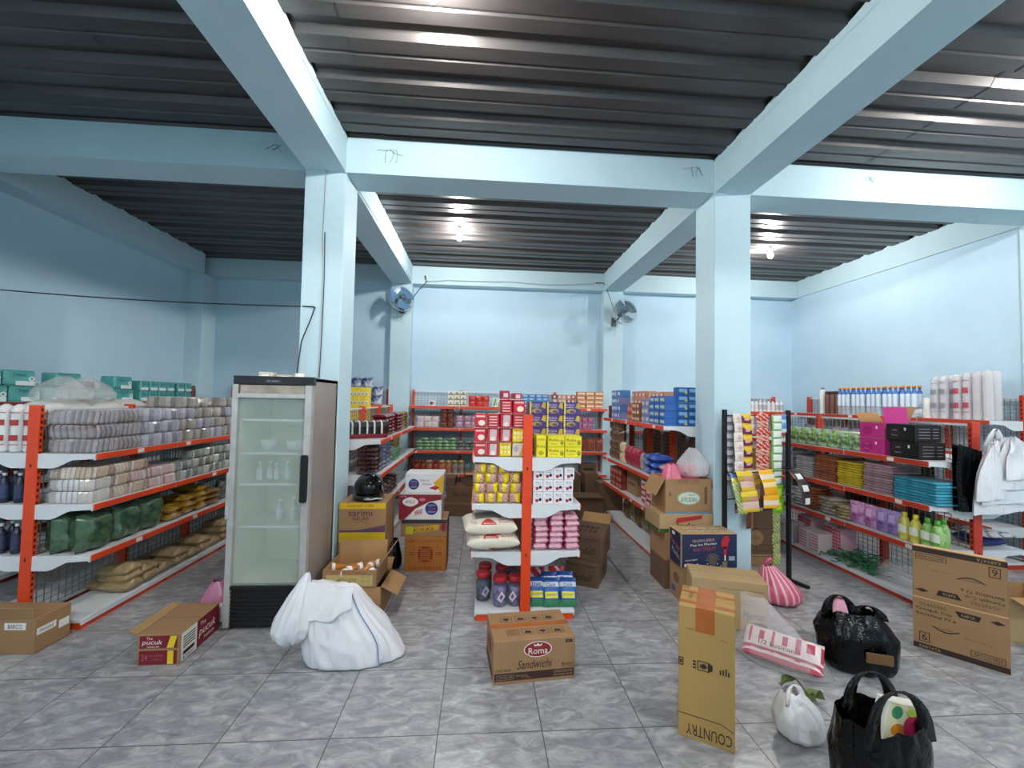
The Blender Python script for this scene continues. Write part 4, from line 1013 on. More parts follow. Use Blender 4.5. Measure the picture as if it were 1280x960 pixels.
# --- long left gondola: wrapped cracker bundles
fb = [mat('cracker brown', '#5e4a44', .2, h2='#7d6a64', nscale=30, coat=.5), mat('cracker grey', '#827674', .2, h2='#a0969a', nscale=30, coat=.5), mat('wrap sheen', '#9a9094', .15, coat=.6), mat('cracker dark', '#4e3f3c', .22, coat=.5)]
fl = [mat('cracker lilac', '#8d89a0', .2, h2='#aeabc0', nscale=30, coat=.5), mat('cracker slate', '#66647a', .2, coat=.5), mat('wrap white', '#bcbac8', .15, coat=.6)]
fo = [mat('cracker olive', '#7d7566', .2, h2='#98907e', nscale=30, coat=.5), mat('cracker umber', '#56493a', .22, coat=.5), mat('wrap pale', '#a8a298', .15, coat=.6)]
clt = film('wrap top film', '#d9d6da', .55, .12, 1, 30)
sh = mat('wrap top', '#a39a9c', .15, h2='#d8d4d8', nscale=28, namt=1.6, bump=.5, bscale=25, coat=.5)
PB = [wrapped(block(.225, .35, .112, .008, fb, s, sh), 'cracker_pack', 'snack pack') for s in (1, 2)]
PL = [wrapped(block(.225, .35, .112, .009, fl, s, sh), 'cracker_pack', 'snack pack') for s in (3, 4)]
PO = [wrapped(block(.225, .35, .112, .008, fo, s, sh), 'cracker_pack', 'snack pack') for s in (5, 6)]
def pp(i, j): return (PB if i < 2 else PL if i < 4 else PO if (i+j) % 3 else PL)[(i+j) % 2]
def ds(i, j):
    p = pp(i, j); return ('brown' if p in PB else 'lilac' if p in PL else 'olive-brown') + " wrapped cracker pack, left gondola's top shelf"
heapgrid(pp, G1R, .13, .25, 8, .2, 1.41, .118, lambda i: 4 if i in (4, 5, 7) else 3, ds, 'cracker packs on the left gondola top shelf')
ft = [mat('rusk tan', '#b89a74', .3, h2='#c9ad88', nscale=25, coat=.4), mat('rusk pale', '#d9c9b4', .25, coat=.5), mat('rusk brown', '#8a6a4a', .3, coat=.4)]
fw = [mat('stick white', '#d8d6d4', .25, coat=.5), mat('stick grey', '#a9a6a6', .25, coat=.5), mat('stick cream', '#c9c0b2', .25, coat=.5)]
fp = [mat('wafer pink', '#c7a09a', .25, h2='#d9bdb8', nscale=25, coat=.5), mat('wafer red', '#a5605c', .3, coat=.4), mat('wafer cream', '#d8cdc4', .25, coat=.5)]
fg = [mat('seaweed green', '#6f7a68', .2, h2='#8f998a', nscale=22, coat=.5), mat('seaweed dark', '#454e44', .25, coat=.5), mat('seaweed pale', '#b4b8b0', .15, coat=.6)]
PT = [wrapped(block(.18, .33, .093, .018, ft, s), 'rusk_pack', 'snack pack') for s in (1, 2)]
PW = wrapped(block(.18, .33, .093, .022, fw, 3), 'rusk_pack', 'snack pack'); PP = wrapped(block(.18, .33, .093, .018, fp, 4), 'rusk_pack', 'snack pack')
PG = [wrapped(block(.18, .33, .093, .014, fg, s, mat('seaweed top', '#a3aaa0', .12, h2='#5d665c', nscale=25, namt=1.5, bump=.5, coat=.5)), 'rusk_pack', 'snack pack') for s in (5, 6)]
def pp2(i, j): return PW if (i == 0 and j < 2) else PT[(i+j) % 2] if i < 2 or (i == 2 and j != 1) else PP if i < 5 else PG[(i+j) % 2]
def ds2(i, j):
    p = pp2(i, j); return ('white' if p is PW else 'pink' if p is PP else 'grey-green' if p in PG else 'tan') + " wrapped rusk pack, left gondola's second shelf"
heapgrid(pp2, G1R, .11, .2, 10, .2, 1.0, .098, lambda i: 3 if i < 3 or i > 5 else 2, ds2, 'rusk packs on the left gondola second shelf', jr=.09)
gl = mat('leaf pack green', '#24402c', .15, h2='#4d6a4c', nscale=14, namt=1.5, bump=.5, bscale=20, coat=.6)
PGL = [proto(pouch(.30, .31, .2, gl, s, e=.35, wr=.25), 'green_leaf_pack', 'snack pack') for s in (1, 2)]
for i in range(3):
    put(PGL[i % 2], G1R, .16+i*.29, .13, .59, "large dark green pack, left gondola's third shelf, %s from the post" % ORD[i], 'dark green packs on the left gondola', J(.1))
    put(PGL[(i+1) % 2], G1R, .16+i*.29, .31, .59, "large dark green pack, left gondola's third shelf, rear row, %s from post" % ORD[i], 'dark green packs on the left gondola', J(.1))
go = mat('gold pack', '#b08a2a', .18, h2='#7d5a1c', nscale=10, namt=1.6, bump=.5, bscale=18, coat=.6); br_ = mat('brown pack', '#6b4f33', .2, h2='#8f7148', nscale=12, bump=.4, coat=.4)
PGO = [proto(pouch(.22, .30, .085, go, s, True, e=.4, wr=.3), 'gold_snack_pack', 'snack pack') for s in (1, 2)]; PBR = proto(pouch(.22, .30, .07, br_, 3, True), 'gold_snack_pack', 'snack pack')
heapgrid(lambda i, j: PBR if (i == 0 and j > 1) or i == 3 else PGO[(i+j) % 2], G1R, 1.02, .225, 4, .18, .59, .062, lambda i: (2, 3, 4, 3)[i],
    lambda i, j: ('brown' if (i == 0 and j > 1) or i == 3 else 'gold') + " flat snack pack on left gondola's third shelf", 'gold snack packs on the left gondola', 'green packs', .01, .15)
dkp = mat('dark pack', '#4a4a46', .15, h2='#86867e', nscale=14, namt=1.6, bump=.5, coat=.6)
PDK = proto(pouch(.2, .26, .12, dkp, 4), 'dark_snack_pack', 'snack pack')
for i in range(4): put(PDK, G1R, 1.98+i*.16, .14, .59, "dark glossy pack near the fridge, left gondola's third shelf, %s along" % ORD[i], 'dark packs near the fridge', J(.2))
sg = mat('brown sugar', '#b29a72', .35, h2='#a0875e', nscale=18, bump=.2, rnd_v=.12, coat=.2)
PSG = [proto(pouch(.2, .27, .1, sg, s, True, wr=.2, e=.3, nv=14), 'brown_sugar_bag', 'sugar bag') for s in (1, 2)]
heapgrid(PSG, G1R, .53, .205, 9, .17, .085, .072, lambda i: (3, 2, 1, 2, 1, 2, 1, 3, 2)[i], "tan sugar bag, left gondola's bottom shelf, front", 'tan sugar bags on the left gondola bottom shelf', 'post', .012, .12)
for i in range(6): put(PSG[i % 2], G1R, .62+i*.27, .36, .085, "tan sugar bag lying at the rear, left gondola's bottom shelf, %s from the post" % ORD[i], 'tan sugar bags on the left gondola bottom shelf', PI/2+J(.2))
# far side of the left gondola
def sleeve(r, h, body, red=None):
    m = MB(); m.lathe([(r*.82, 0)] + [(r*(.86+.14*((i % 2))), .01+(h-.05)*i/24) for i in range(25)] + [(r*.8, h-.02), (r*.25, h)], body, 14)
    if red:
        for z in (.3, .62): m.grid(lambda u, v, z=z: ((r*1.015)*math.cos(-PI/2+(u-.5)*1.5), r*1.015*math.sin(-PI/2+(u-.5)*1.5), h*(z-.06+.12*v)), 6, 2, red)
        for z in (.15, .82): m.grid(lambda u, v, z=z: ((r*1.015)*math.cos(-PI/2+(u-.5)*1.7), r*1.015*math.sin(-PI/2+(u-.5)*1.7), h*(z+.015*v)), 6, 1, red)
    return m
cupw = mat('cup white', '#e4e2de', .35, coat=.3); rp = C('#b03a3c')
PS1 = proto(sleeve(.05, .39, cupw, rp), 'cup_sleeve', 'cup sleeve')
for i in range(8):
    put(PS1, G1L, .07+.11*(i//4), .06+.105*(i % 4), 1.41, "white cup sleeve with red print beside the left gondola post, %s row, %s from outside" % (('front', 'rear')[i//4], ORD[i % 4]), 'white cup sleeves at the left gondola post', PI/2)
fbag = proto(pouch(.34, .36, .16, mat('foam pack white', '#dedcd6', .4, bump=.3, coat=.2), 4, True), 'foam_cup_pack', 'pack')
for i in range(3):
    for j in range(3): put(fbag, G1L, .44+i*.35, .22, 1.41+j*.135, "large white pack behind the left post, %s from front, %s" % (ORD[i], layer(j, 3)), 'large white packs behind the left post')
cfm = film('clear crumpled bag', '#d6d8d6', .34, .12, 1.4, 14)
for i, (al, dep) in enumerate(((.42, .28), (.7, .24))):
    o = MB().grid(bagf(.2, .16, .24, 60+i, .2, .34, 14), 48, 24, cfm, wrap=True).build('plastic_bag', None, G1L(al, dep, 1.815)[0]); tag(o, 'crumpled clear plastic bag on the white packs behind the left post, %s' % ('nearer one', 'farther one')[i], 'bag')
def bottle(r, h, body, cap, label=None, neck=.35, waist=True):
    z1 = h*.62
    prof = [(r*.85, 0), (r, .012), (r, z1*.25), (r*(.93 if waist else 1), z1*.55), (r, z1*.95), (r*.8, z1*1.18), (r*neck, h*.84), (r*neck, h*.9), (r*neck*1.2, h*.9), (r*neck*1.2, h)]
    lb = label or body
    return MB().lathe(prof, [body, body, lb, lb, body, body, body, cap, cap], 14)
PDB = proto(bottle(.035, .24, G('#2b2f45'), C('#cfd2d8'), G('#3f4664')), 'drink_bottle', 'bottle')
for q, (z, n) in enumerate(((1.0, 6), (.59, 6))):
    for i in range(n): put(PDB, G1L, .06+.085*(i//3), .08+.12*(i % 3), z, "dark bottle with pale cap, outer side of left gondola, %s shelf, %s row, %s outward" % (('second', 'third')[q], ('front', 'rear')[i//3], ORD[i % 3]), 'dark bottles on the outer side of the left gondola')
# --- left wall: teal tissue packs
te = mat('tissue teal', '#3f8f8c', .25, h2='#5fb0aa', nscale=6, bump=.15, coat=.5); tw = mat('tissue white', '#d9e4e4', .3, coat=.4); nv = C('#1c3f6e')
m = MB(); m.box(-.15, .15, -.09, .09, 0, .16, te, b=.018); f = face('-y', 0, -.09, .08)
m.rect(f, -.05, .13, -.075, -.03, tw, .002); m.text(f, 'Tessa', -.02, .035, .13, .035, nv, .003); m.oval(f, .1, -.005, .03, .025, tw, .0025); m.oval(f, .1, -.005, .015, .012, te, .004)
PTS = proto(m, 'tissue_pack', 'tissue pack')
m = MB(); m.box(-.075, .075, -.09, .09, 0, .14, te, b=.012); f = face('-y', 0, -.09, .07); m.rect(f, -.065, .065, -.06, -.02, tw, .002); m.text(f, 'Tessa', 0, .025, .09, .025, nv, .003); m.add([(-.06, -.07, .141), (.06, -.07, .141), (.06, .07, .141), (-.06, .07, .141)], [(0, 1, 2, 3)], tw)
PTM = proto(m, 'tissue_pack', 'tissue pack')
for i, (al, j) in enumerate(((.2, 0), (.52, 0), (.46, 1), (.84, 0), (.98, 1), (1.16, 0), (1.48, 0), (1.75, 0), (1.72, 1), (.14, 1))):
    put(PTS, G7, al, .14, 1.8+.163*j, 'large teal tissue pack on the left wall shelf, %s level, %s from the near end' % (('lower', 'upper')[j], ORD[(0, 1, 1, 2, 2, 3, 4, 5, 3, 0)[i]]), 'large teal tissue packs on the left wall shelf', J(.06))
for i in range(6):
    for j in range(2): put(PTM, G7, 2.05+i*.17+(.05 if i > 3 else 0), .12, 1.8+.143*j, 'small teal tissue pack on the left wall shelf, %s from the large packs, %s' % (ORD[i], layer(j, 2)), 'small teal tissue packs on the left wall shelf', J(.04))
put(proto(MB().lathe([(.045, 0), (.05, .01), (.05, .2), (.04, .22), (.04, .25)], C('#5a2a26'), 14), 'tin', 'tin'), G7, 3.2, .14, 1.8, 'dark red tin alone on the left wall shelf near the corner', None)

# --- middle gondola, front end
front = lambda x, y, z: ((x, y, z), 0)
rA = C('#c32838'); rB = C('#b51d34'); pk_ = C('#e7b7ae'); ye = C('#ecd21c'); cr = C('#e9dcc6'); gr = C('#5d8a52'); pu = C('#57408c')
def packfront(base, kind):
    def pr(m, f):
        if kind == 0: m.oval(f, .01, -.02, .03, .025, cr); m.rect(f, -.04, .04, .03, .045, pk_)
        elif kind == 1:
            for q in range(4): m.rect(f, -.035, .035, -.045+q*.025, -.035+q*.025, pk_)
        elif kind == 2: m.poly(f, [(-.03, -.05), (.03, -.05), (.035, .05), (-.025, .05)], C('#c9b4b8')); m.oval(f, 0, -.03, .02, .02, cr, .002)
        elif kind == 3:
            for q in range(6): m.oval(f, -.03+.03*(q % 3), -.02+.04*(q//3), .01, .012, cr)
            m.text(f, 'BISKUIT', 0, .045, .07, .014, rA)
        else: m.oval(f, -.02, .01, .022, .03, C('#b9a2c9')); m.poly(f, [(.005, -.05), (.045, -.05), (.04, .04)], C('#c9a23c')); m.rect(f, -.045, .0, -.05, -.03, pk_)
    return pbox(.104, .10, .118, base, pr, .008)
RP = [proto(packfront(b_, k), 'snack_box', 'snack box') for b_, k in ((rA, 0), (rB, 1), (rA, 2), (ye, 3), (C('#d8cdb4'), 4))]
colr = {0: 'red and cream', 1: 'striped red', 2: 'red and mauve', 3: 'yellow', 4: 'cream and purple'}
lay = ((0, 2, 3, 4), (0, 2, 2, 3), (0, 1, 2, 1), (None, None, 1, 0))
for j in range(4):
    for i in range(4):
        for q in range(2):
            k = lay[j][i]
            if k is None: continue
            RP[(k+q*j) % 5 if q else k].put((2.005+i*.113, 1.32+q*.115, 1.4125+E_+j*.1275), J(.05), words('%s snack pack, middle gondola top left, %s%s in %s' % (colr[(k+q*j) % 5 if q else k], 'rear row, ' if q else '', ORD[i] if q == 0 else ORD[i], layer(j, 4))), None, 'snack packs stacked on the middle gondola top shelf')
    if j: 
        x0 = 1.95 if j < 3 else 2.16
        o = MB().box(x0, 2.375, 1.265, 1.49, 1.4125+j*.1275-.0025, 1.4125+j*.1275-.0005, C('#efd6ce')).build('card_sheet'); tag(o, 'pale card sheet under the %s of red snack packs' % layer(j, 4), 'card sheet', 'card sheets between the snack packs')
o = MB().box(2.15, 2.39, 1.265, 1.49, 1.4125+4*.1275-.0025, 1.4125+4*.1275-.0005, C('#efd6ce')).build('card_sheet'); tag(o, 'pale card sheet on top of the whole red snack pack stack', 'card sheet', 'card sheets between the snack packs')
for x, h_, k, lb in ((2.215, .075, 2, 'small dark red box on top of the red snack stack, left one'), (2.325, .055, 0, 'small dark red box on top of the red snack stack, right one')):
    m = pbox(.085, .1, h_, C('#a0283c'), lambda m, f: (m.rect(f, -.01, .03, -.02, .015, C('#d8bcc0')), m.rect(f, -.035, -.018, -.02, .02, C('#6b2030'))))
    tag(m.build('snack_box', None, (x, 1.34, 1.4125+4*.1275+.001)), lb, 'snack box')
yl = C('#e8dc2a')
def pr(m, f):
    m.text(f, 'Roka', -.02, .012, .085, .026, C('#8a2a20')); m.text(f, 'biskuit', -.02, -.022, .06, .012, C('#7a5a20')); m.oval(f, .05, -.01, .018, .024, C('#b8a418')); m.oval(f, .052, -.018, .01, .014, C('#6d8a2c'), .002); m.rect(f, -.065, .065, .038, .042, C('#c9b814'))
PY = proto(pbox(.148, .2, .093, yl, pr), 'biscuit_box', 'biscuit box')
for j in range(2):
    for i in range(2): PY.put((2.685+i*.156, 1.375, 1.4125+j*.0955), J(.03), 'yellow biscuit box on the middle gondola, %s, %s' % (('left column', 'right column')[i], ('lower', 'upper')[j]), None, 'yellow biscuit boxes on the middle gondola')
def pr(m, f): m.text(f, 'Roka', 0, .0, .07, .025, C('#8a2a20')); m.oval(f, .0, -.06, .025, .02, C('#b8a418')); m.rect(f, -.03, .03, .05, .07, C('#c9b814'))
tag(pbox(.085, .2, .19, yl, pr).build('biscuit_box', None, (2.55, 1.375, 1.4125)), 'upright yellow biscuit box just right of the middle orange post', 'biscuit box')
def pr(m, f):
    m.text(f, 'ROKA', -.02, .032, .08, .02, C('#c9b8d8')); m.poly(f, [(.03, .01), (.075, -.005), (.075, .055), (.05, .055)], C('#b8a032')); m.oval(f, -.01, -.025, .045, .022, C('#a89640')); m.oval(f, .0, -.03, .025, .014, C('#5a4a70'), .002); m.text(f, 'malkist', -.02, .012, .07, .012, cr); m.rect(f, -.078, -.062, -.055, .06, C('#cfc24a'))
PPU = proto(pbox(.158, .3, .122, C('#4a2f78'), pr), 'biscuit_box', 'biscuit box')
for j in range(4):
    for i in range(3): PPU.put((2.545+i*.163, 1.64, 1.4125+j*.1235), J(.015), 'purple biscuit box behind the yellow ones, %s from the post, %s' % (ORD[i], layer(j, 4)), None, 'purple biscuit boxes on the middle gondola')
# second shelf: yellow multipacks, white boxes
bq = C('#9a6a4a'); pq = C('#d0a49a'); yq = G('#e6cf18')
PYM = [proto(pouch(.105, .092, .075, lambda u, v, s=s: yq if ((u > .55) if s == 0 else (u < .4) if s == 1 else (.3 < u < .7)) else (pq if (int(u*10)+int(v*12)) % 3 else bq), s, nu=12, nv=10), 'coffee_multipack', 'snack pack') for s in range(3)]
for j in range(4):
    for i in range(4):
        for q in range(2):
            PYM[(i*2+j+q) % 3].put((2.0+i*.108+.012*(j % 2), 1.30+.085*q, 1.0+E_+j*.086), J(.12), words('yellow and brown sachet pack, middle gondola second shelf, %s%s from left, %s' % ('rear ' if q else '', ORD[i], layer(j, 4))), None, 'yellow and brown packs on the middle gondola second shelf')
for j in range(3):
    for q in range(4): PYM[(j+q) % 3].put((1.99, 1.50+q*.1, 1.0+E_+j*.086), -PI/2+J(.1), 'yellow and brown pack on the aisle side of middle gondola, %s along, %s' % (ORD[q], layer(j, 3)), None, 'yellow and brown packs on the middle gondola second shelf')
def pr(m, f):
    m.text(f, 'Berry', .005, .028, .05, .018, C('#2f2f38')); m.oval(f, -.008, -.024, .015, .015, C('#b02a3a')); m.oval(f, .02, -.014, .013, .014, C('#241c2c'), .002); m.oval(f, -.03, -.01, .004, .004, C('#c0909a')); m.rect(f, -.02, .03, .01, .0125, C('#8f8f98'))
PWB = proto(pbox(.087, .1, .104, C('#ece9ec'), pr), 'white_snack_box', 'snack box')
for j in range(3):
    for i in range(4):
        for q in range(2): PWB.put((2.525+i*.0905+(.01 if (i == 3 and j == 2) else 0), 1.305+q*.105, 1.0+E_+j*.107), J(.02), words('white box with berry print, middle gondola, %s%s from the post, %s' % ('rear row, ' if q else '', ORD[i], layer(j, 3))), None, 'white berry boxes on the middle gondola')
# third shelf: rice sacks and pink packs
rc = mat('rice sack', '#e3dacb', .5, h2='#d8cdbb', nscale=10, bump=.25, bscale=16)
for j, (lb, rz, x) in enumerate((('lower white rice sack with red emblem on the middle gondola', .05, 2.13), ('upper white rice sack with red emblem and grey panel, middle gondola', .1, 2.10))):
    W_, H_2, D_2, e_, wr_, sd_ = .46, .40, .15, .38, .12, 5+j
    rr, gg, rd = C('#c23a34'), C('#8d8884'), C('#a03a30')
    def col(u, v, j=j):
        q = (spread(u, 3)*spread(v, 3.5))**.38; a, b = (u-.45)/.15, (q-.52)/.42
        if v < .5 and b > 0 and a*a + b*b < 1: return rr
        if j and .2 < u < .74 and .25 < v < .70: return gg
        if v < .05 and int(u*40) % 2: return C('#d8cdbb')
        return rc
    m = pouch(W_, H_2, D_2, col, sd_, True, 70, 90, wr=wr_, e=e_, dense=True)
    def tx(t, x_, y_, w_, h_, mt):
        o = []
        for a, b in text_geo(t)[0]:
            x = x_+a*w_; u = x/(W_*.95)+.5; q = y_+b*h_          # q: how far up the swell of the front
            S = min(.999, q**(1/e_)/spread(u, 3)); v = .5*(1-(1-S)**(1/3.5)); y = v*H_2-H_2/2 - .006
            o.append((x, y, D_2/2 + D_2/2*q*(1 + wr_*1.6*nz(u*3.1+sd_, v*3.7, -2)) + .006 - m.drop))
        m.add(o, text_geo(t)[1], mt)
    tx('BERAS', -.022, .62, .09, .12, C('#efe4d4')); tx('Kompas', .12, .66, .1, .17, rd); tx('5 kg', -.15, .62, .05, .14, rd); tx('PREMIUM', .11, .84, .09, .08, rd)
    tag(m.build('rice_sack', None, (x, 1.385, .5925+j*.125), (0, 0, rz)), lb, 'rice sack')
PKP = [proto(pouch(.135, .2, .062, lambda u, v, s=s: C('#b84a6e') if (int(v*12+s) % 4 == 0 or u < .1 or u > .9) else mat('pink pack', '#e2bcc6', .25, h2='#d490a4', nscale=40, coat=.4), s, True, e=.35), 'pink_snack_pack', 'snack pack') for s in (1, 2)]
for i in range(3):
    for j in range(7 - (i == 2)):
        PKP[(i+j) % 2].put((2.56+i*.138, 1.355, .5925+j*.049), J(.12), 'pink snack pack, third shelf of middle gondola, %s stack from post, %s' % (ORD[i], layer(j, 7-(i == 2))), None, 'pink snack packs on the middle gondola third shelf')
# bottom: red-lidded jars, detergent pouches
jarm = film('jar clear', '#aab0c0', .13, .06, .05, 4); pur = mat('sweets purple', '#35265c', .3, h2='#8a7aa8', nscale=22, namt=1.6); dk = mat('sweets navy', '#171a28', .3, h2='#5a5e70', nscale=22, namt=1.5); lidm = mat('jar lid red', '#b01c28', .3, coat=.3)
def jar(fill, tint):
    b_ = MB().lathe([(.055, 0), (.066, .012), (.068, .09), (.064, .1), (.068, .11), (.068, .18), (.055, .205), (.052, .215)], jarm, 20)
    r_ = b_.build('candy_jar')
    MB().lathe([(.05, .004), (.062, .014), (.063, .17), (.05, .178)], fill, 18).build('sweets', r_)
    MB().lathe([(.06, .21), (.064, .214), (.064, .25), (.055, .26), (.02, .262)], lidm, 20).build('lid', r_)
    f = face('-y', 0, -.069, .1); k = MB(); k.poly(f, [(-.035, -.02), (.0, -.055), (.04, .0), (.005, .045)], tint, .001); k.poly(f, [(-.015, -.01), (.0, -.03), (.02, .0), (.003, .02)], C('#7d4a8a'), .003); k.build('paper_label', r_)
    p = Proto(r_); p.cat = 'jar'; return p
JP = jar(pur, C('#d8d0da')); JD = jar(dk, C('#b8bac4'))
for i, (x, y, p, lb) in enumerate(((2.06, 1.46, JD, 'candy jar with red lid and navy sweets, left end of the bottom shelf'), (2.21, 1.35, JP, 'candy jar with red lid and purple sweets, nearest the front on the bottom shelf'), (2.345, 1.36, JP, 'candy jar with purple sweets beside the orange post, bottom shelf'),
        (2.08, 1.63, JD, 'second-row candy jar on the left of the bottom shelf'), (2.24, 1.6, JD, 'second-row candy jar in the middle of the bottom shelf'), (2.345, 1.7, JP, 'rear candy jar close to the orange post, bottom shelf'))): p.put((x, y, .0875), (.3, .1, -.4, .2, .5, 0)[i], lb, None, 'red-lidded candy jars')
def det(u, v): return C('#1f4a92') if v > .82 else C('#cfd8e4') if .66 < v < .82 else C('#2a62a8') if .52 < v < .66 else C('#e2d82c') if .28 < v < .52 and .1 < u < .9 else C('#2f7a52') if v < .2 else C('#23508f')
_d = pouch(.15, .24, .06, det, 2, nu=10, nv=18, wr=.25); _d.text(face('-y', 0, -.034, .178), 'Daia', 0, 0, .08, .032, C('#1f3f8a'), 0, slope=.1); _d.text(face('-y', 0, -.036, .095), 'EKONOMI', 0, 0, .09, .02, C('#1f4a92'), 0); PDT = proto(_d, 'detergent_pouch', 'detergent'); PRD = proto(pouch(.15, .24, .07, lambda u, v: C('#b3202f') if (u+v) % .7 > .2 else C('#d8c9cc'), 3), 'detergent_pouch', 'detergent')
for i, (x, y, p, rx, lb) in enumerate(((2.54, 1.33, PDT, -.5, 'blue and yellow detergent pouch beside the orange post'), (2.67, 1.31, PDT, -.5, 'blue and yellow detergent pouch, middle of the front three'), (2.82, 1.31, PDT, -.5, 'blue and yellow detergent pouch at the right shelf corner'),
        (2.58, 1.55, PRD, -.35, 'red pouch behind the blue detergent, left'), (2.76, 1.57, PRD, -.35, 'red pouch behind the blue detergent, right'), (2.67, 1.44, PDT, -.45, 'blue detergent pouch in the second row'), (2.82, 1.45, PDT, -.45, 'blue detergent pouch in the second row, right corner'))):
    p.put((x, y-.03, .092), J(.1), lb, None, 'detergent pouches on the middle gondola', rx)
# --- back wall shelf
def seedrow(p, S, al0, st, n, dep, z, h, ly, desc, grp, **k): heapgrid(p, S, al0, st, n, dep, z, h, ly, desc, grp, 'left', **k)
def pr(m, f): m.rect(f, -.05, .05, -.03, .0, C('#9a8a4a')); m.oval(f, 0, .015, .02, .015, C('#6d6f76'))
seedrow(proto(pbox(.11, .1, .095, C('#e6e4de'), pr), 'small_white_box', 'box'), GB, .77, .116, 3, .1, 1.775, .0965, 3, "white box on the back wall shelf's top", 'white boxes on the back shelf')
tag(pbox(.12, .1, .1, C('#e4dcdc'), lambda m, f: (m.rect(f, -.045, .01, -.03, .03, C('#6d3a4a')), m.oval(f, .03, 0, .012, .02, C('#b03a3c')))).build('small_box', None, GB(.42, .1, 1.7775)[0]), 'single small pink-white box alone at the left of the back shelf', 'box')
PRB = proto(pouch(.14, .11, .09, mat('tomato red film', '#b81f24', .2, h2='#d8453a', nscale=20, bump=.4, coat=.5), 4), 'red_snack_bag', 'snack pack')
seedrow(PRB, GB, 1.18, .125, 3, .1, 1.775, .095, 2, 'red bag on the back shelf top beside the stack', 'red bags on the back shelf')
seedrow(proto(pbox(.1, .1, .17, C('#d2dcd0'), lambda m, f: (m.poly(f, [(-.03, -.07), (.0, -.07), (.03, .07), (.01, .07)], C('#3f7a4a')), m.oval(f, .03, -.03, .015, .03, C('#9fb8a4')))), 'green_box', 'box'), GB, 1.6, .11, 2, .1, 1.775, .17, 1, 'green-white box on the back shelf behind the red stack', 'green boxes on the back shelf')
seedrow(proto(pbox(.125, .12, .062, C('#4c84bc'), lambda m, f: m.rect(f, -.04, .04, -.01, .018, C('#a9c9e6'))), 'blue_box', 'box'), GB, 2.2, .13, 4, .1, 1.775, .064, 4, 'light blue box on the back shelf top', 'light blue boxes on the back shelf')
pmx = [C('#a04a4e'), C('#c99a86'), C('#7a3f56'), C('#d2b8a4')]
PMX = [proto(pbox(.082, .1, .085, pmx[s], lambda m, f: (m.oval(f, 0, 0, .022, .02, cr), m.rect(f, -.03, .03, .025, .035, C('#d8a0a8')))), 'small_snack_box', 'snack box') for s in range(4)]
seedrow(PMX, GB, 2.78, .088, 5, .1, 1.775, .0865, 3, 'small pinkish box on the back shelf top', 'small pinkish boxes on the back shelf')
seedrow(proto(pbox(.165, .12, .08, C('#c98a5c'), lambda m, f: (m.rect(f, -.07, .07, -.012, .02, C('#e8cfae')), m.rect(f, -.03, .03, -.03, -.02, C('#a0402c')))), 'tan_biscuit_pack', 'biscuit pack'), GB, 3.3, .172, 3, .1, 1.775, .0815, 4, 'tan biscuit pack at the right end of back shelf', 'tan biscuit packs on the back shelf')
z = 1.36
seedrow(proto(pouch(.15, .12, .1, mat('mauve white pack', '#c9b2b4', .25, h2='#e0d6d6', nscale=20, coat=.4), 2), 'pale_pack', 'snack pack'), GB, .2, .14, 3, .1, z, .1, 2, "pinkish white pack, back wall's second shelf", 'pinkish packs on the back shelf')
seedrow(proto(pouch(.13, .11, .11, mat('choc pack', '#4a241e', .25, h2='#8a4a34', nscale=20, coat=.4), 2), 'brown_pack', 'snack pack'), GB, .64, .13, 2, .1, z, .085, 4, "dark brown pack, back wall's second shelf", 'dark brown packs on the back shelf')
seedrow(proto(pouch(.15, .13, .1, mat('lilac pack', '#8a6a80', .25, h2='#cfa8b4', nscale=20, coat=.4), 2), 'lilac_pack', 'snack pack'), GB, .94, .15, 3, .1, z, .11, 2, "lilac pack, back wall's second shelf", 'lilac packs on the back shelf')
seedrow(proto(pouch(.12, .14, .1, mat('plum pack', '#8a3a5a', .25, h2='#c890b0', nscale=22, coat=.4), 2), 'plum_pack', 'snack pack'), GB, 3.26, .12, 3, .1, z, .11, 2, "plum pack at right of the back wall's second shelf", 'plum packs on the back shelf')
z = .935
PGN = [proto(pouch(.13, .2, .07, mat('green bean pack', '#4a7a4a', .25, h2='#9fc29a', nscale=14, namt=1.5, coat=.4), s, True), 'green_pack', 'snack pack') for s in (1, 2)]
seedrow(PGN, GB, .2, .125, 6, .12, z, .058, lambda i: (3, 4, 3, 4, 3, 4)[i], "light green pack, back wall's third shelf", 'light green packs on the back shelf', jr=.3)
PGD = proto(pouch(.13, .2, .07, mat('green dark pack', '#3a4a3e', .25, h2='#8a948c', nscale=14, namt=1.5, coat=.4), 2, True), 'green_pack', 'snack pack')
seedrow(PGD, GB, .98, .125, 5, .12, z, .058, 3, "dark green pack, back wall's third shelf", 'dark green packs on the back shelf', jr=.3)
PRR = proto(pouch(.15, .26, .12, mat('brick pack', '#7d2e22', .25, h2='#b05a40', nscale=16, coat=.4), 2), 'brick_red_pack', 'snack pack')
seedrow(PRR, GB, 3.2, .16, 4, .12, z, .25, 1, "brick red pack at right of the back wall's third shelf", 'brick red packs on the back shelf')
z = .5
PJR = [proto(MB().lathe([(.05, 0), (.058, .02), (.058, .17), (.045, .2), (.05, .2), (.05, .24)], [a, a, a, a, b, b][:5], 12), 'spice_jar', 'jar') for a, b in ((mat('jar red', '#6a1e16', .2, h2='#b04a30', nscale=16, coat=.5), C('#8a2a1c')), (mat('jar orange', '#8a4024', .2, h2='#c98a5a', nscale=16, coat=.5), C('#d0a070')), (mat('jar brown', '#4a3a30', .2, h2='#b8a898', nscale=16, coat=.5), C('#caa84a')), (mat('jar teal', '#2f4a46', .2, h2='#7f9a96', nscale=16, coat=.5), C('#24504c')))]
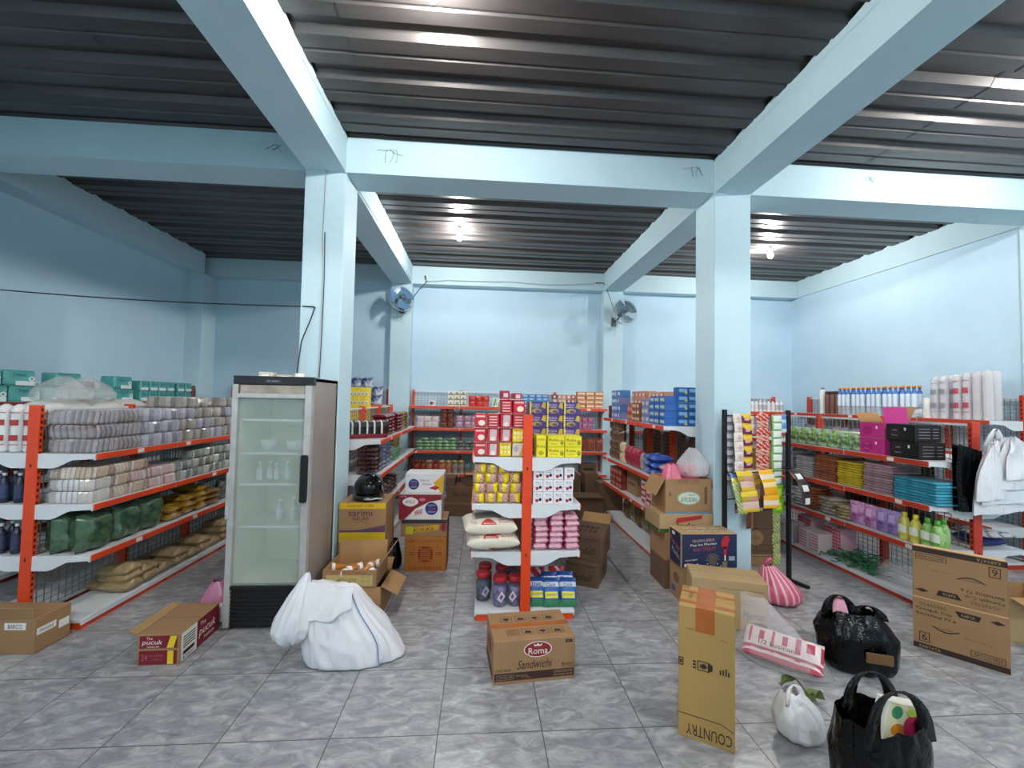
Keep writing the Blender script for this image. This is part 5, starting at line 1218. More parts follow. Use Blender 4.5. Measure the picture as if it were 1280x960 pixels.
for i in range(11): put(PJR[(0, 0, 1, 0, 1, 1, 2, 2, 3, 3, 3)[i]], GB, .15+i*.12, .1, z, '%s jar on the lowest raised back wall shelf, %s from left' % (('red', 'orange-red', 'brown', 'teal')[(0, 0, 1, 0, 1, 1, 2, 2, 3, 3, 3)[i]], ORD[i]), 'jars on the back shelf')
put(proto(pbox(.3, .25, .2, kraftd, lambda m, f: m.rect(f, -.1, .1, -.02, .02, ink)), 'shelf_carton', 'carton'), GB, 3.45, .15, z, 'small dark carton at the right of the lowest back shelf', None)

# --- right-of-middle gondola
rA_ = lambda hx, hx2, lab=None: (lambda m, f: (m.rect(f, -.05, .05, -.02, .02, C(hx2)),))
def gbox(w, h, c1, c2, d=.16, c3=None):
    return proto(pbox(w, d, h, C(c1), lambda m, f: (m.rect(f, -w*.36, w*.2, -h*.18, h*.22, C(c2)), m.oval(f, w*.3, 0, w*.14, h*.28, C(c3 or c2), .0018))), 'boxed_goods', 'box')
heap3 = lambda p, al0, st, n, z, h, ly, d, g, dep=.1: heapgrid(p, G3, al0, st, n, dep, z, h, ly, d, g, 'near end', .006, .03)
heap3([gbox(.14, .085, '#2b62ad', '#9fc0e2', c3='#d8c23a')], .1, .15, 3, 1.65, .0865, 4, 'blue and yellow box, top shelf right of aisle', 'blue and yellow boxes right of the aisle')
for j in range(5):
    for i in range(2):
        pB = PB5 if 'PB5' in globals() else None
        if pB is None: PB5 = pB = proto(pbox(.12, .12, .088, C('#235a9c'), lambda m, f: (m.rect(f, -.05, .05, -.012, .026, C('#7fb0d8')), m.oval(f, .035, -.02, .018, .014, C('#cfc23a'), .002))), 'boxed_goods', 'box')
        pB.put((4.34+i*.125, 2.32, 1.6525+j*.09), 0, 'deep blue box by the right column, %s from aisle, %s' % (ORD[i], layer(j, 5)), None, 'deep blue boxes by the right column')
heap3([gbox(.11, .1, '#7f8fb8', '#d2cfe0', c3='#c9b84a')], .56, .115, 2, 1.65, .102, 3, 'lavender box, top shelf right of aisle', 'lavender boxes right of the aisle')
heap3([gbox(.085, .085, '#8a5a3c', '#e0c8a4')], .8, .09, 3, 1.65, .0865, 3, 'small brown and cream box, top shelf right of aisle', 'small brown boxes right of the aisle', .07)
heap3([gbox(.12, .1, '#d0a284', '#e8c8a8', c3='#b04a3a'), gbox(.12, .1, '#c9907a', '#e8d0b8', c3='#b04a3a')], .56, .125, 4, 1.65, .102, 4, 'tan box, rear row, top shelf right of aisle', 'tan boxes right of the aisle', .3)
heap3([gbox(.11, .11, '#b8483a', '#e09a7a')], 1.12, .115, 2, 1.65, .112, 2, 'orange-red box, top shelf right of aisle', 'orange-red boxes right of the aisle')
heap3([gbox(.13, .105, '#c98c74', '#e6cdb4', c3='#a0443c')], 1.1, .135, 4, 1.65, .107, 4, 'salmon box, top shelf right of aisle', 'salmon boxes right of the aisle', .27)
heap3([gbox(.14, .11, '#7a86b4', '#d8d0d8', c3='#6b3a5a'), gbox(.14, .11, '#4a7cb8', '#c9d8ea')], 1.68, .145, 3, 1.65, .112, 4, 'blue-white box at the far end of top shelf', 'blue-white boxes at the far end')
put(gbox(.1, .2, '#5a2a2e', '#8a4a4a'), G3, 2.15, .1, 1.65, 'dark maroon box, farthest on the top shelf right of the aisle', None)
z = 1.0
heap3([proto(pouch(.19, .17, .13, mat('brown chip pack', '#4a3226', .2, h2='#8a6a50', nscale=14, namt=1.4, coat=.4), 3), 'snack_bag', 'snack bag')], 1.75, .19, 3, z, .15, 4, 'dark brown bag at the far end, second shelf', 'dark brown bags right of the aisle')
heap3([proto(pouch(.16, .16, .13, mat('cream chip pack', '#c9b07a', .25, h2='#e0d2a8', nscale=14, coat=.4), 3), 'snack_bag', 'snack bag')], 1.58, .16, 1, z, .15, 2, 'cream bag between brown and red bags', 'cream bags right of the aisle', .08)
heap3([proto(pouch(.15, .28, .12, mat('red chip pack', '#961a30', .2, h2='#c0405a', nscale=16, coat=.4), 3), 'snack_bag', 'snack bag')], .96, .155, 4, z, .3, 1, 'tall dark red bag on the second shelf right of aisle', 'tall red bags right of the aisle')
heap3([proto(pouch(.1, .24, .1, mat('grey pack', '#8a8684', .2, h2='#c9c4c0', nscale=16, coat=.4), 3), 'snack_bag', 'snack bag')], .74, .1, 2, z, .24, 1, 'grey bag beside the red bags', 'grey bags right of the aisle')
heap3([proto(pouch(.2, .26, .09, mat('royal blue pack', '#1f3f9a', .2, h2='#4a6ac4', nscale=12, coat=.4), 3, True), 'snack_bag', 'snack bag')], .42, .21, 2, z, .085, 3, 'royal blue flat pack near the open carton', 'royal blue packs right of the aisle', .16)
heap3([proto(pouch(.18, .24, .1, mat('tan pink pack', '#b08a78', .25, h2='#d8a0a0', nscale=14, coat=.4), 3, True), 'snack_bag', 'snack bag')], .15, .2, 1, z, .09, 2, 'tan pack behind the open carton', 'tan packs right of the aisle', .16)
z = .59
heap3([gbox(.13, .095, '#8a3428', '#c98a70', .2)], 1.62, .14, 4, z, .0965, 3, 'brick red box on the third shelf, far end', 'brick red boxes right of the aisle', .13)
put(proto(pbox(.4, .32, .3, kraft, lambda m, f: m.rect(f, -.15, .15, -.02, .02, kraftd)), 'shelf_carton', 'carton'), G3, 1.3, .26, z, 'brown carton on the third shelf right of the middle aisle', None)
heap3([gbox(.15, .1, '#b8202e', '#e6dcdc', .2), gbox(.15, .1, '#e0d8d6', '#c0404a', .2)], .2, .16, 4, z, .102, 3, 'red or white box, third shelf right of aisle', 'red and white boxes right of the aisle', .13)
gld = mat('gold crisps', '#9a7430', .15, h2='#4a3a24', nscale=12, namt=1.6, bump=.5, coat=.6); gld2 = mat('olive crisps', '#6f6a3a', .15, h2='#b09a58', nscale=12, namt=1.4, bump=.5, coat=.6)
PCR = [proto(pouch(.24, .3, .17, gld, 3), 'crisp_bag', 'snack bag'), proto(pouch(.24, .3, .17, gld2, 5), 'crisp_bag', 'snack bag')]
for i in range(7): put(PCR[i % 2], G3, .5+i*.24, .29+.03*(i % 2), .085, '%s clear bag of crisps on the bottom shelf right of aisle, %s from near end' % (('gold', 'olive')[i % 2], ORD[i]), 'crisp bags on the bottom shelf right of the aisle', J(.25))

# --- right gondola
m = MB()
gpk = lambda u, v: C('#86b43a', .25) if u > .86 and v > .4 else mat('herb pack', '#33602c', .2, h2='#b4ca9c', nscale=20, namt=2, bump=.4, coat=.5)
PH = [proto(pouch(.17, .21, .09, gpk, s), 'green_herb_pack', 'snack pack') for s in (1, 2)]
for i in range(7):
    put(PH[i % 2], G4, .86+i*.17, .09, 1.41, 'bright green pack on the right gondola, %s from the pink boxes' % ORD[i], 'bright green packs on the right gondola', J(.12))
    put(PH[(i+1) % 2], G4, .86+i*.17, .21, 1.41, 'bright green pack, second row on the right gondola, %s from the pink boxes' % ORD[i], 'bright green packs on the right gondola', J(.12))
def mug(c, c2):
    def pr(m, f): m.oval(f, -.06, -.01, .07, .055, c2, .001); m.text(f, 'COFFEE', -.06, .02, .05, .014, C('#d8a8c0')); m.rect(f, .04, .06, .02, .05, C('#e8dfe4')); m.text(f, 'Robusta', -.06, -.03, .06, .012, C('#d8a8c0'))
    b_ = pbox(.29, .28, .165, c, pr); f = face('-x', -.145, 0, .0825)
    for q in range(4): m2 = b_.rect(f, -.1, .08, .04-q*.03, .052-q*.03, c2)
    f = face('+x', .145, 0, .0825)
    for q in range(4): b_.rect(f, -.1, .02, .04-q*.03, .046-q*.03, C('#9a8a94')); b_.rect(f, .05, .11, .04-q*.03, .046-q*.03, C('#9a8a94'))
    return b_
PK = C('#c22a80'); PK2 = C('#a81c6c'); BK = C('#070607', .6); BK2 = C('#150d13', .6)
PMK = proto(mug(PK, PK2), 'pink_coffee_box', 'box'); PBK = proto(mug(BK, BK2), 'black_coffee_box', 'box')
put(PMK, G4, .60, .16, 1.41, 'lower pink box on the right gondola shelf', 'pink boxes on the right gondola', 0)
loc, rz = G4(.60, .16, 1.41+.17)
op = carton('open pink box with raised brown lid on the right gondola', loc, rz, .29, .28, .165, PK, lambda m, F: (m.oval(F['-y'], -.05, 0, .06, .05, PK2, .001), m.rect(F['-y'], .05, .07, .02, .05, C('#e8dfe4')), [m.rect(F['+x'], -.1, .08, .04-q*.03, .05-q*.03, PK2) for q in range(4)]), 'pink boxes on the right gondola', open_=True, flaps=(('+x', .17, -6), ('+y', .2, 28), ('-x', .12, 30)), cat='box', name='pink_coffee_box')
for i, (al, z, lb) in enumerate(((.25, 1.41, 'black box on the right gondola, lower front one'), (.285, 1.58, 'black box on top of another black box, right gondola'))): put(PBK, G4, al, .16, z, lb, 'black boxes on the right gondola')
z = 1.0
fold = lambda w, d, h, m_: MB().box(-w/2, w/2, -d/2, d/2, 0, h, m_, b=h*.42)
def fstack(al, w, n, hx, hx2, nm, g):
    mm = mat('folded ' + nm, hx, .3, h2=hx2, nscale=12, namt=1.2, bump=.4, bscale=14, coat=.3, rnd_v=.15)
    p = proto(fold(w, .34, .027, mm), 'folded_bag_pack', 'bag pack')
    for j in range(n): put(p, G4, al+J(.008), .19+J(.008), z+j*.0275, '%s folded bag pack on the right gondola, %s' % (nm, layer(j, n) if j < 12 else 'near the top'), g, J(.03))
ORD += ['thirteenth', 'fourteenth', 'fifteenth']
fstack(.16, .42, 8, '#2f7f9a', '#4aa2b8', 'teal-blue', 'teal-blue folded packs'); fstack(.55, .33, 11, '#8a6a72', '#a58a90', 'mauve', 'mauve folded packs')
fstack(.90, .32, 10, '#a8901e', '#c9b030', 'yellow', 'yellow folded packs'); fstack(1.24, .32, 11, '#7a4228', '#9a5c3a', 'brown', 'brown folded packs')
fstack(1.58, .3, 9, '#9a9698', '#bcb8ba', 'grey', 'grey folded packs'); fstack(1.9, .26, 10, '#86848a', '#a5a3a8', 'dark grey', 'dark grey folded packs')
z = .59
PUR = [proto(pouch(.17, .25, .08, lambda u, v, a=a, b=b: C(b) if .25 < u < .75 and .5 < v < .85 else mat('soap ' + a, a, .2, h2=b, nscale=14, namt=1.2, coat=.5), 3), 'soap_pouch', 'soap') for a, b in (('#8a1f7a', '#d8a8d0'), ('#5a3a8a', '#b4a0d0'))]
for i, (al, k) in enumerate(((.87, 0), (.69, 0), (.55, 1), (.43, 1))): put(PUR[k], G4, al, .1, z, '%s soap pouch on the right gondola, %s counting from the flat piles' % (('magenta', 'violet')[k], ORD[i]), 'purple soap pouches on the right gondola', J(.08))
def dbot(c, c2, cap):
    b_ = MB(); b_.lathe([(.04, 0), (.047, .015), (.05, .1), (.045, .17), (.03, .215), (.02, .225)], mat('soap bottle ' + c, c, .25, h2=c2, nscale=8, coat=.4), 14); b_.lathe([(.021, .222), (.023, .225), (.021, .27), (.01, .275)], cap, 12)
    b_.grid(lambda u, v: (.0515*math.cos(-PI/2+(u-.5)*2), .0515*math.sin(-PI/2+(u-.5)*2), .05+.11*v - .03*v*abs(u-.5)), 8, 4, lambda u, v: C('#e4ead8') if v > .3 else C(c)); return b_
DY = proto(dbot('#c8b832', '#e0d878', C('#d8c830')), 'soap_bottle', 'bottle'); DG = proto(dbot('#6aa83a', '#b8d890', C('#4a9a2c')), 'soap_bottle', 'bottle')
for i, (al, p, n) in enumerate(((.31, DY, 'yellow soap bottle on the right gondola, next to the violet pouches'), (.20, DY, 'yellow soap bottle on the right gondola, next to the green bottles'), (.09, DG, 'green soap bottle on the right gondola, beside the yellow ones'), (-.0, DG, 'green soap bottle nearest the right gondola post'), (.13, DG, 'green soap bottle in the second row behind the others'))): put(p, G4, al if i < 4 else .05, .08 if i < 4 else .2, z, n, 'soap bottles on the right gondola')
pf = lambda nm, a, b: proto(pouch(.22, .28, .05, mat(nm, a, .2, h2=b, nscale=12, namt=1.6, bump=.4, coat=.5), 3, True), 'flat_goods_pack', 'snack pack')
for q, (al, p, n, nm) in enumerate(((1.05, pf('pile tan', '#8a7c5c', '#c9b890'), 4, 'tan'), (1.28, pf('pile multi', '#9a8a80', '#d0c4b4'), 5, 'beige'), (1.52, pf('pile rust', '#8a3f28', '#b06a4a'), 7, 'rust'), (1.76, pf('pile silver', '#9a9a9c', '#d8d8da'), 6, 'silver'))):
    for j in range(n): put(p, G4, al, .18, z+j*.038, '%s flat pack pile on the right gondola below the folded packs, %s' % (nm, layer(j, n)), nm + ' flat packs on the right gondola', J(.25))
z = .085
pb1 = C('#c9a0aa'); 
def pr(m, f):
    for a in range(5):
        for b in range(8): m.rect(f, -.058+a*.024, -.04+a*.024, -.16+b*.04, -.13+b*.04, C('#a82448'))
PPB = proto(pbox(.13, .2, .34, C('#d8aab4'), pr), 'pink_checked_box', 'box'); PPW = proto(pbox(.15, .2, .24, C('#e0d0d0'), lambda m, f: [m.rect(f, -.06, .06, -.1+q*.035, -.085+q*.035, C('#c87a8c')) for q in range(6)]), 'pink_checked_box', 'box')
for i, al in enumerate((1.24, 1.4, 1.7, 1.86)): put(PPB, G4, al, .27 if i in (0, 2) else .3, z, 'pink-red checked box on the bottom right shelf, %s from the green net' % ORD[i], 'pink checked boxes on the bottom right shelf')
for i, al in enumerate((1.4, 1.58, 1.86)): put(PPW, G4, al, .11, z, 'low pale pink box in front on the bottom right shelf, %s from green net' % ORD[i], 'low pale boxes on the bottom right shelf')
net = mat('net green', '#1f5a3a', .35, h2='#4a8a62', nscale=30, namt=2, bump=.5)
m = MB()
for q in range(95):
    x, y = rnd.gauss(0, .13), rnd.gauss(0, .07); a = rnd.uniform(0, 6.3); h_ = .13*math.exp(-(x*x/.03+y*y/.012)); pts_ = [(x, y, .008+h_*rnd.random())]
    for s in range(7): a += J(.9); pts_.append((pts_[-1][0]+.03*math.cos(a), pts_[-1][1]+.03*math.sin(a), max(.006, pts_[-1][2]+J(.02))))
    m.tube(pts_, .007, net, 4)
loc, rz = G4(1.02, .2, z+.008); tag(m.build('plastic_twine', None, loc, (0, 0, rz)), 'tangled green twine on the bottom shelf of the right gondola', 'twine')
loc, rz = G4(.5, .22, z); tag(MB().grid(bagf(.2, .13, .2, 71, .5, .25, 9), 34, 18, clearm, wrap=True).build('plastic_bag', None, loc, (0, 0, rz)), 'crumpled clear bag on the right gondola bottom shelf by the folded board', 'bag')
# outer side near the hanging bags
bl = mat('cloth navy', '#22306e', .6, bump=.4); PFC = proto(pouch(.3, .3, .09, bl, 4, True), 'folded_cloth', 'cloth')
put(PFC, G4R, .2, .2, .59, 'dark blue folded cloth on the outer right shelf', None)
PFW = proto(pouch(.32, .3, .06, lambda u, v: C('#d8d6d4') if int(u*10+v*9) % 4 else C('#6a6a70'), 4, True), 'folded_cloth', 'cloth')
put(PFW, G4R, .14, .2, .085, 'white patterned folded cloth low on the outer right gondola', None); put(PFW, G4R, .16, .2, .6475+.03, 'white patterned cloth on the navy cloth, outer right shelf', None)
PRS = proto(pouch(.2, .24, .08, G('#8a1f3c'), 4, True), 'red_pack', 'snack pack')
for j in range(3): put(PRS, G4R, .2, .2, 1.0+j*.06, 'dark red flat pack behind the white hanging bags, %s' % layer(j, 3), 'dark red packs behind the hanging bags', J(.2))
# --- right wall shelf
z = 1.775
water = film('bottle clear', '#dfe9f0', .45, .1, .1, 8); wl = C('#3f78c0'); wl2 = C('#dce8f4'); oc = C('#ee8a1c')
m = MB().lathe([(.03, 0), (.036, .01), (.034, .08), (.036, .15), (.036, .3), (.034, .34), (.016, .4), (.016, .425), (.021, .425), (.021, .46)], [water, water, water, wl2, wl2, wl, wl, water, oc], 12)
PWT = proto(m, 'water_bottle', 'bottle')
for i in range(15):
    for q in range(2): put(PWT, G5, .96+i*.082+.03*(i//3), .08+q*.082, z, words('orange-capped water bottle on the right wall shelf, %s row, %s from the near end' % (('front', 'rear')[q], ORD[i])), 'orange-capped water bottles')
PCS = [proto(sleeve(.052, .62, film('sleeve clear', '#e6e2e4', .62, .15, .3, 20), c), 'cup_sleeve', 'cup sleeve') for c in (C('#b8485c'), C('#8f8a94'), None)]
for i in range(6):
    for q in range(2): put(PCS[(2, 2, 0, 0, 1, 1)[i]], G5, .08+i*.112+(.05 if i > 3 else 0), .1+q*.11, z, '%s cup sleeve standing on the right wall shelf, %s row, %s from end' % (('plain', 'plain', 'red-printed', 'red-printed', 'grey-printed', 'grey-printed')[i], ('front', 'rear')[q], ORD[i]), 'tall cup sleeves on the right wall shelf', sc=(1, 1, 1 - .015*i))
put(proto(MB().lathe([(.05, 0), (.055, .01), (.055, .27), (.05, .28)], C('#e6e4e0'), 16), 'white_canister', 'canister'), G5, .79, .1, z, 'white canister between the cup sleeves and water bottles', None)
put(proto(pouch(.3, .25, .12, mat('pale pack', '#d4d8da', .25, h2='#b0b6ba', nscale=14, coat=.4), 2, True), 'pale_pack', 'pack'), G5, .9, .1, z+.0, 'pale wrapped pack lying before the nearest water bottles', None, sc=(.5, .4, 1))
PBJ = proto(MB().lathe([(.045, 0), (.05, .01), (.05, .33), (.04, .36), (.045, .36), (.045, .4)], [C('#7a5448')]*4+[C('#4a3430')], 14), 'brown_jar', 'jar')
for i in range(3): put(PBJ, G5, 2.28+i*.115, .1, z, 'tall brown jar on the right wall shelf, %s from the water bottles' % ORD[i], 'tall brown jars on the right wall shelf')
put(proto(MB().lathe([(.045, 0), (.048, .01), (.048, .42), (.03, .44), (.03, .47)], [C('#e6e6e6')]*3+[C('#5a6a74')], 14), 'white_bottle', 'bottle'), G5, 2.63, .1, z, 'white bottle beyond the brown jars on the right wall shelf', None)
z = 1.36
pmp = [proto(pouch(.15, .2, .1, mat('mixed pack %d' % k, a, .25, h2=b, nscale=14, namt=1.5, coat=.4), k), 'toiletry_pack', 'pack') for k, (a, b) in enumerate((('#5a5a8a', '#c0b8cc'), ('#a05a70', '#e0c0c8'), ('#3a4a6a', '#8a94b0')))]
for i in range(12): put(pmp[i % 3], G5, 1.2+i*.165, .12, z, '%s pack on the right wall shelf under the bottles, %s along' % (('violet', 'pink', 'navy')[i % 3], ORD[i]), 'toiletry packs on the right wall shelf', J(.1))
# back wall of the right bay: white bottles
PWH = [proto(bottle(.04, .24, C('#e4e2e0'), C(c), C(l)), 'toiletry_bottle', 'bottle') for c, l in (('#e8e8e8', '#b8b4b8'), ('#c04a4a', '#d8d4d4'))]
for i in range(14): put(PWH[(i//2) % 2], BR, 2.0+i*.088, .1, 1.775, 'white bottle with %s cap on the rear right shelf, %s from left' % (('white', 'red')[(i//2) % 2], ORD[i]), 'white bottles on the rear right shelf')
# --- left bay rear and gondola behind the left column
PBL = [proto(pouch(.24, .2, .16, mat('blue white pack', '#2c3f6e', .25, h2='#d0d4de', nscale=9, namt=2.5, bump=.3, coat=.4), s, nu=12, nv=10), 'blue_pack', 'snack pack') for s in (1, 2)]
for i in range(6):
    for j in range((2, 3, 3, 3, 3, 2)[i]): put(PBL[(i+j) % 2], BL, 1.84+i*.19, .14, 1.775+j*.16, 'blue and white pack piled on the rear left shelf, %s from left, %s' % (ORD[i], layer(j, (2, 3, 3, 3, 3, 2)[i])), 'blue and white packs on the rear left shelf', J(.2))
def pr(m, f): m.rect(f, -.022, .022, -.055, -.005, C('#e4e0d0')); m.rect(f, -.012, .012, -.05, -.02, C('#b08a50'), .002)
PYB = proto(pbox(.052, .16, .128, C('#ecd022'), pr), 'yellow_box', 'box')
for j in range(5):
    for i in range(8): PYB.put((-.062+i*.0545, 3.98, 1.4125+j*.13), 0, 'yellow box behind the left column posts, %s from left, %s' % (ORD[i], layer(j, 5)), 'box', 'yellow boxes behind the left column')
z = 1.41
PBG = proto(pouch(.12, .22, .1, lambda u, v: C('#8a1c30') if v < .25 else C('#e2e0e2') if u < .2 or u > .85 else C('#0e0a0c'), 3), 'black_maroon_bag', 'snack bag')
for i in range(6): put(PBG, G6, .1+.05*i, .42-.075*i, z, 'black and white bag with maroon base beside the left column, %s outward' % ORD[i], 'black maroon bags behind the left column', J(.1)-PI/2*.6)
PMR = proto(pouch(.17, .2, .055, mat('maroon pack', '#5a0f1c', .2, h2='#8a2a3a', nscale=16, coat=.4), 3, True), 'maroon_pack', 'snack pack'); PYC = proto(pouch(.17, .2, .055, mat('mustard pack', '#b89a5a', .2, h2='#5a3a24', nscale=16, namt=2, coat=.4), 3, True), 'mustard_pack', 'snack pack')
for q, al in enumerate((.52, .72, .92, 1.3, 1.5, 1.7, 2.1)):
    p = PMR if q < 5 else PYC
    for j in range(6): put(p, G6, al, .13, z+j*.046, '%s flat pack on the shelf behind the helmet, %s stack along, %s' % (('dark red', 'mustard')[q >= 5], ORD[q], layer(j, 6)), 'flat packs behind the helmet', J(.15))
z = 1.0
PNV = proto(pouch(.18, .22, .06, mat('slate blue pack', '#4a5878', .2, h2='#a0a8bc', nscale=12, namt=1.6, coat=.4), 3, True), 'slate_pack', 'snack pack'); PDM = proto(pouch(.18, .22, .06, mat('dark plum pack', '#2e1a22', .2, h2='#7a5a5c', nscale=12, namt=1.6, coat=.4), 3, True), 'plum_pack', 'snack pack')
POG = [proto(pouch(.2, .24, .14, mat('olive leaf', '#6a6a24', .3, h2='#a08a3c', nscale=10, bump=.5), 3), 'leafy_pack', 'snack pack'), proto(pouch(.2, .2, .14, mat('leaf green', '#2f6a44', .3, h2='#8ab89a', nscale=10, bump=.5), 3), 'leafy_pack', 'snack pack')]
for q, al in enumerate((.1, .3, .5, .72, .94)):
    p = PDM if q < 2 else PNV
    for j in range(6): put(p, G6, al, .16, z+j*.05, '%s flat pack on the second shelf behind the helmet, %s stack along, %s' % (('dark plum', 'slate blue')[q >= 2], ORD[q], layer(j, 6)), 'flat packs on the second shelf behind the helmet', J(.15))
put(POG[0], G6, 1.35, .1, z+.16, 'olive leafy pack high on the second shelf behind the helmet', None); put(POG[1], G6, 1.25, .1, z, 'green leafy pack on the second shelf behind the helmet', None); put(POG[1], G6, 1.45, .1, z, 'green leafy pack farther along the second shelf behind the helmet', None)
for q, al in enumerate((.15, .36, .57, .78, 1.0, 1.25)):
    for j in range(4): put(PDM, G6, al, .14, .59+j*.05, 'dark plum flat pack on the third shelf behind the helmet, %s stack along, %s' % (ORD[q], layer(j, 4)), 'flat packs on the third shelf behind the helmet', J(.2))

# dark packs added on the far sides to darken the view through the meshes
G3R = side(4.575, 2.24, 1)
PDB2 = proto(pouch(.3, .3, .16, mat('dark bulk pack', '#2a2220', .3, h2='#54453e', nscale=10, namt=1.4, bump=.4, coat=.3), 3), 'added_dark_pack', 'snack pack')
for z, nm, k in ((.59, 'third', 1.1), (1.0, 'second', 1.7)):
    for i, al in enumerate((.21, .56, .99, 1.34, 1.77, 2.12)): put(PDB2, G3R, al, .27, z, 'added dark pack behind the mesh right of the aisle, %s shelf, %s from near end' % (nm, ORD[i]), 'added dark packs behind the mesh right of the aisle', sc=(1, 1, k))
for z, nm in ((.59, 'third'), (1.0, 'second')):
    for i, al in enumerate((.66, 1.12, 1.46, 2.05, 2.4)): put(PDB2, G4R, al, .3, z, 'added dark pack on the outer side of the right gondola, %s shelf, %s along' % (nm, ORD[i]), 'added dark packs on the outer side of the right gondola', sc=(1, 1, 1.0))
# --- sachet rack in front of the right column
rk = thing('sachet_rack', 'black stand with rails of hanging sachet strips beside the right column', 'rack', (0, 0, 0))
rm = mat('rack black', '#0e1012', .4)
A = Vector((4.52, 1.72, 0)); B = Vector((5.40, 1.97, 0)); dirx = (B-A).normalized(); nrm = Vector((dirx.y, -dirx.x, 0))
for P_ in (A, B):
    MB().box(-.02, .02, -.02, .02, .0, 1.86, rm, T(P_.x, P_.y, 0) @ RZ(.277), b=.004).build('pole', rk)
    MB().box(-.022, .022, -.22, .16, 0, .03, rm, T(P_.x, P_.y, 0) @ RZ(.277), b=.004).build('foot', rk)
for z, off in ((1.80, .03), (1.22, .10), (1.235, .03), (.95, .05)):
    a = A + nrm*off; b_ = B + nrm*off; MB().tube([(a.x, a.y, z), (b_.x, b_.y, z)], .006, rm, 6).build('rail', rk)
    if off > .04: [MB().tube([(P_.x, P_.y, z), (e_.x, e_.y, z)], .006, rm, 6).build('rail_arm', rk) for P_, e_ in ((A, a), (B, b_))]
def sachet(w, h, colfn, seed): return pouch(w, h, .018, colfn, seed, nu=8, nv=8).mesh('sachet')
def strip(t, z, off, n, w, h, meshes, label, tilt=0, curve=0):
    P_ = A.lerp(B, t) + nrm*off
    r_ = thing('sachet_strip', label, 'sachet strip', (P_.x, P_.y, z), .277, 'strips of sachets on the rack')
    x = y = 0.; zz = 0.; an = 0
    for k in range(n):
        an = tilt + curve*(n-1-k)/max(1, n-1)
        zz -= h*math.cos(an); y -= h*math.sin(an)
        o = bpy.data.objects.new('sachet', meshes[k % len(meshes)]); COL.objects.link(o); o.parent = r_
        o.location = (x + .004*math.sin(k*2.1), y, zz); o.rotation_euler = (-an if False else an*-1, J(.04), J(.1))
c2 = lambda a, b, f_: (lambda u, v: C(a, .25) if f_(u, v) else C(b, .25))
sGr = [sachet(.085, .085, c2('#b0aab0', '#6d6a70', lambda u, v: .2 < v < .7), 1)]
sPk = [sachet(.115, .098, lambda u, v: C('#d8a8a8', .25) if abs(u-.55)+abs(v-.45) < .3 else C('#e6d8cc', .25), 2)]
sMa = [sachet(.13, .115, lambda u, v: C('#e2b81e', .25) if v > .72 - .3*u or v < .12 else C('#d8a4b4', .25) if abs(u-.55) < .25 and .35 < v < .6 else C('#6a1a30', .25), 3)]
sRe = [sachet(.175, .075, lambda u, v: C('#c0303a', .25) if int(u*7+v*5) % 3 else C('#e4c0a0', .25), 4), sachet(.175, .075, lambda u, v: C('#d8a48c', .25) if int(u*5+v*6) % 3 else C('#b02a34', .25), 5)]
sWh = [sachet(.15, .083, lambda u, v: C('#e6ece0', .25) if .1 < v < .9 and u > .15 else C('#7aa85a', .25), 6)]
sLi = [sachet(.15, .15, lambda u, v: C('#c8e84a', .25) if abs(u-.5) < .2 and abs(v-.5) < .2 else C('#7ec416', .25), 7)]
sYe = [sachet(.2, .1, lambda u, v: C('#e4c22a', .25) if v > .55 else C('#c98a6a', .25) if u > .4 else C('#a89a20', .25), 8), sachet(.2, .1, lambda u, v: C('#dcb428', .25) if v < .4 else C('#d8b0a8', .25), 9)]
sYo = [sachet(.2, .13, lambda u, v: C('#efb01c', .25) if v > .62 or v < .2 else C('#e8d8c0', .25), 10), sachet(.2, .13, lambda u, v: C('#e9a010', .25) if v < .6 else C('#f0d890', .25), 11)]
sBk = [sachet(.15, .13, lambda u, v: C('#e4e0dc', .25) if abs(u-.5) < .22 and v < .55 else C('#3a2a22', .25), 12)]
sBn = [sachet(.12, .12, lambda u, v: C('#cfc0a8', .25) if v < .25 else C('#4a3226', .25), 13)]
sGn = [sachet(.12, .11, lambda u, v: C('#8a9a4a', .25) if int(u*5+v*5) % 2 else C('#c0c08a', .25), 14)]
sBr = [sachet(.11, .16, lambda u, v: C('#6a3a2a', .25) if u < .6 else C('#9a6a50', .25), 15)]
strip(.05, 1.80, .03, 8, .085, .085, sGr, 'grey sachet strip nearest the left pole of the rack')
strip(.125, 1.82, .05, 6, .115, .098, sPk, 'pale pink sachet strip beside the grey strip on the rack', .0, .1)
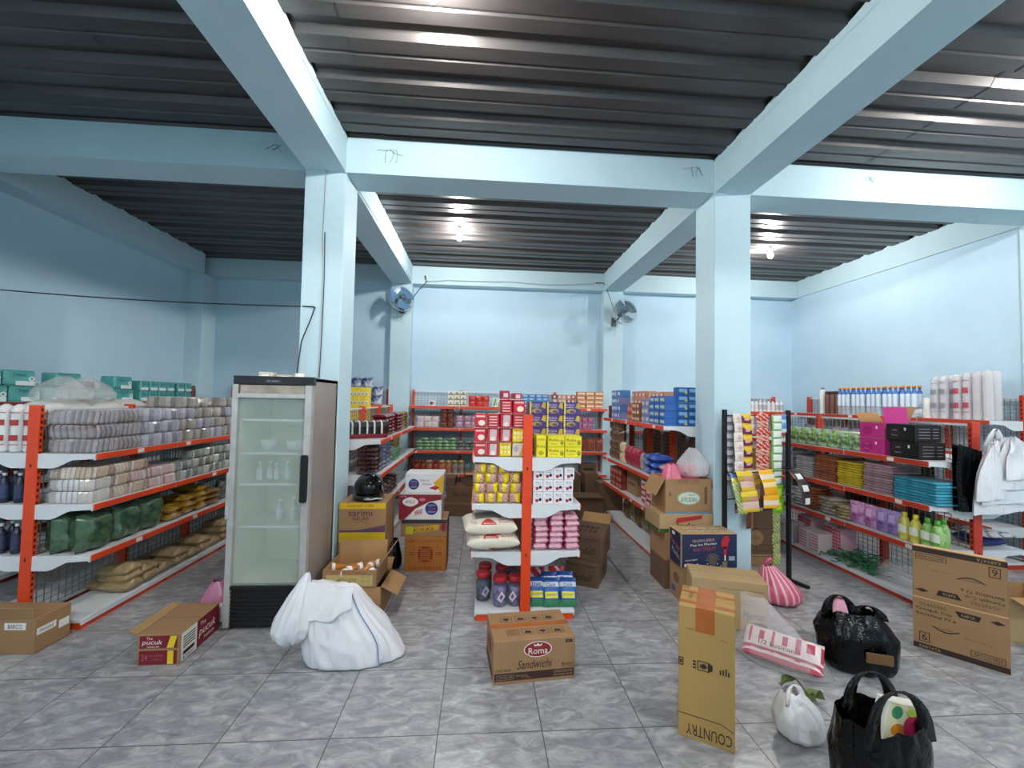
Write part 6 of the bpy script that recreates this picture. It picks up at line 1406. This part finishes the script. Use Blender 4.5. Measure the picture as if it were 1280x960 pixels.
strip(.255, 1.82, .05, 5, .13, .115, sMa, 'maroon and yellow sachet strip on the upper rail of the rack', .0, .1)
strip(.385, 1.81, .02, 2, .1, .1, sPk, 'short pale strip right of the maroon one on the rack')
strip(.515, 1.82, .05, 8, .175, .075, sRe, 'wide red patterned sachet strip in the middle of the rack', -.06, .1)
strip(.74, 1.81, .05, 9, .15, .083, sWh, 'long white and green sachet strip on the right half of the rack')
strip(.76, 1.06, .05, 2, .15, .15, sLi, 'pair of lime green sachets below the white strip')
strip(.88, 1.82, .03, 2, .08, .1, [sachet(.08, .1, lambda u, v: C('#5a8ac0', .25) if v > .4 else C('#d8e4ea', .25), 16)], 'short blue sachet strip beside the right pole')
strip(.02, 1.22, .09, 4, .11, .1, [sachet(.1, .1, lambda u, v: C('#3a6aa8', .25) if v > .5 else C('#c9b43a', .25), 17)] + sGn*3, 'blue and olive sachet strip on the left of the lower rail', .2, .2)
strip(.13, 1.24, .12, 4, .2, .1, sYe, 'large yellow sachet strip on the left of the lower rail', .1, .3)
strip(.33, 1.24, .07, 3, .14, .1, sYe[::-1], 'small yellow strip behind the large yellow one')
strip(.46, 1.245, .12, 3, .2, .13, sYo, 'orange-yellow sachet strip in the middle of the lower rail', .02, .35)
strip(.89, 1.235, .12, 3, .15, .13, sBk, 'dark brown and white sachet strip at the right pole', .1, .7)
strip(.31, .95, .05, 2, .1, .16, sBr, 'brown sachet pair low on the rack left of the white ones')
strip(.46, .945, .05, 1, .12, .14, sBn, 'single dark brown sachet low on the rack')
strip(.59, .95, .05, 1, .14, .15, [sachet(.13, .14, lambda u, v: C('#d8d4e0', .25) if .25 < u < .8 and .2 < v < .8 else C('#3a3440', .25), 18)], 'single white and black sachet low in the middle of rack')
strip(.76, .76, .03, 5, .12, .11, sGn, 'olive sachet strip hanging low below the lime sachets')
strip(.14, .90, .04, 1, .07, .1, [sachet(.07, .1, c2('#6a2a4a', '#9a5a7a', lambda u, v: v > .4), 19)], 'small plum sachet under the yellow strip')
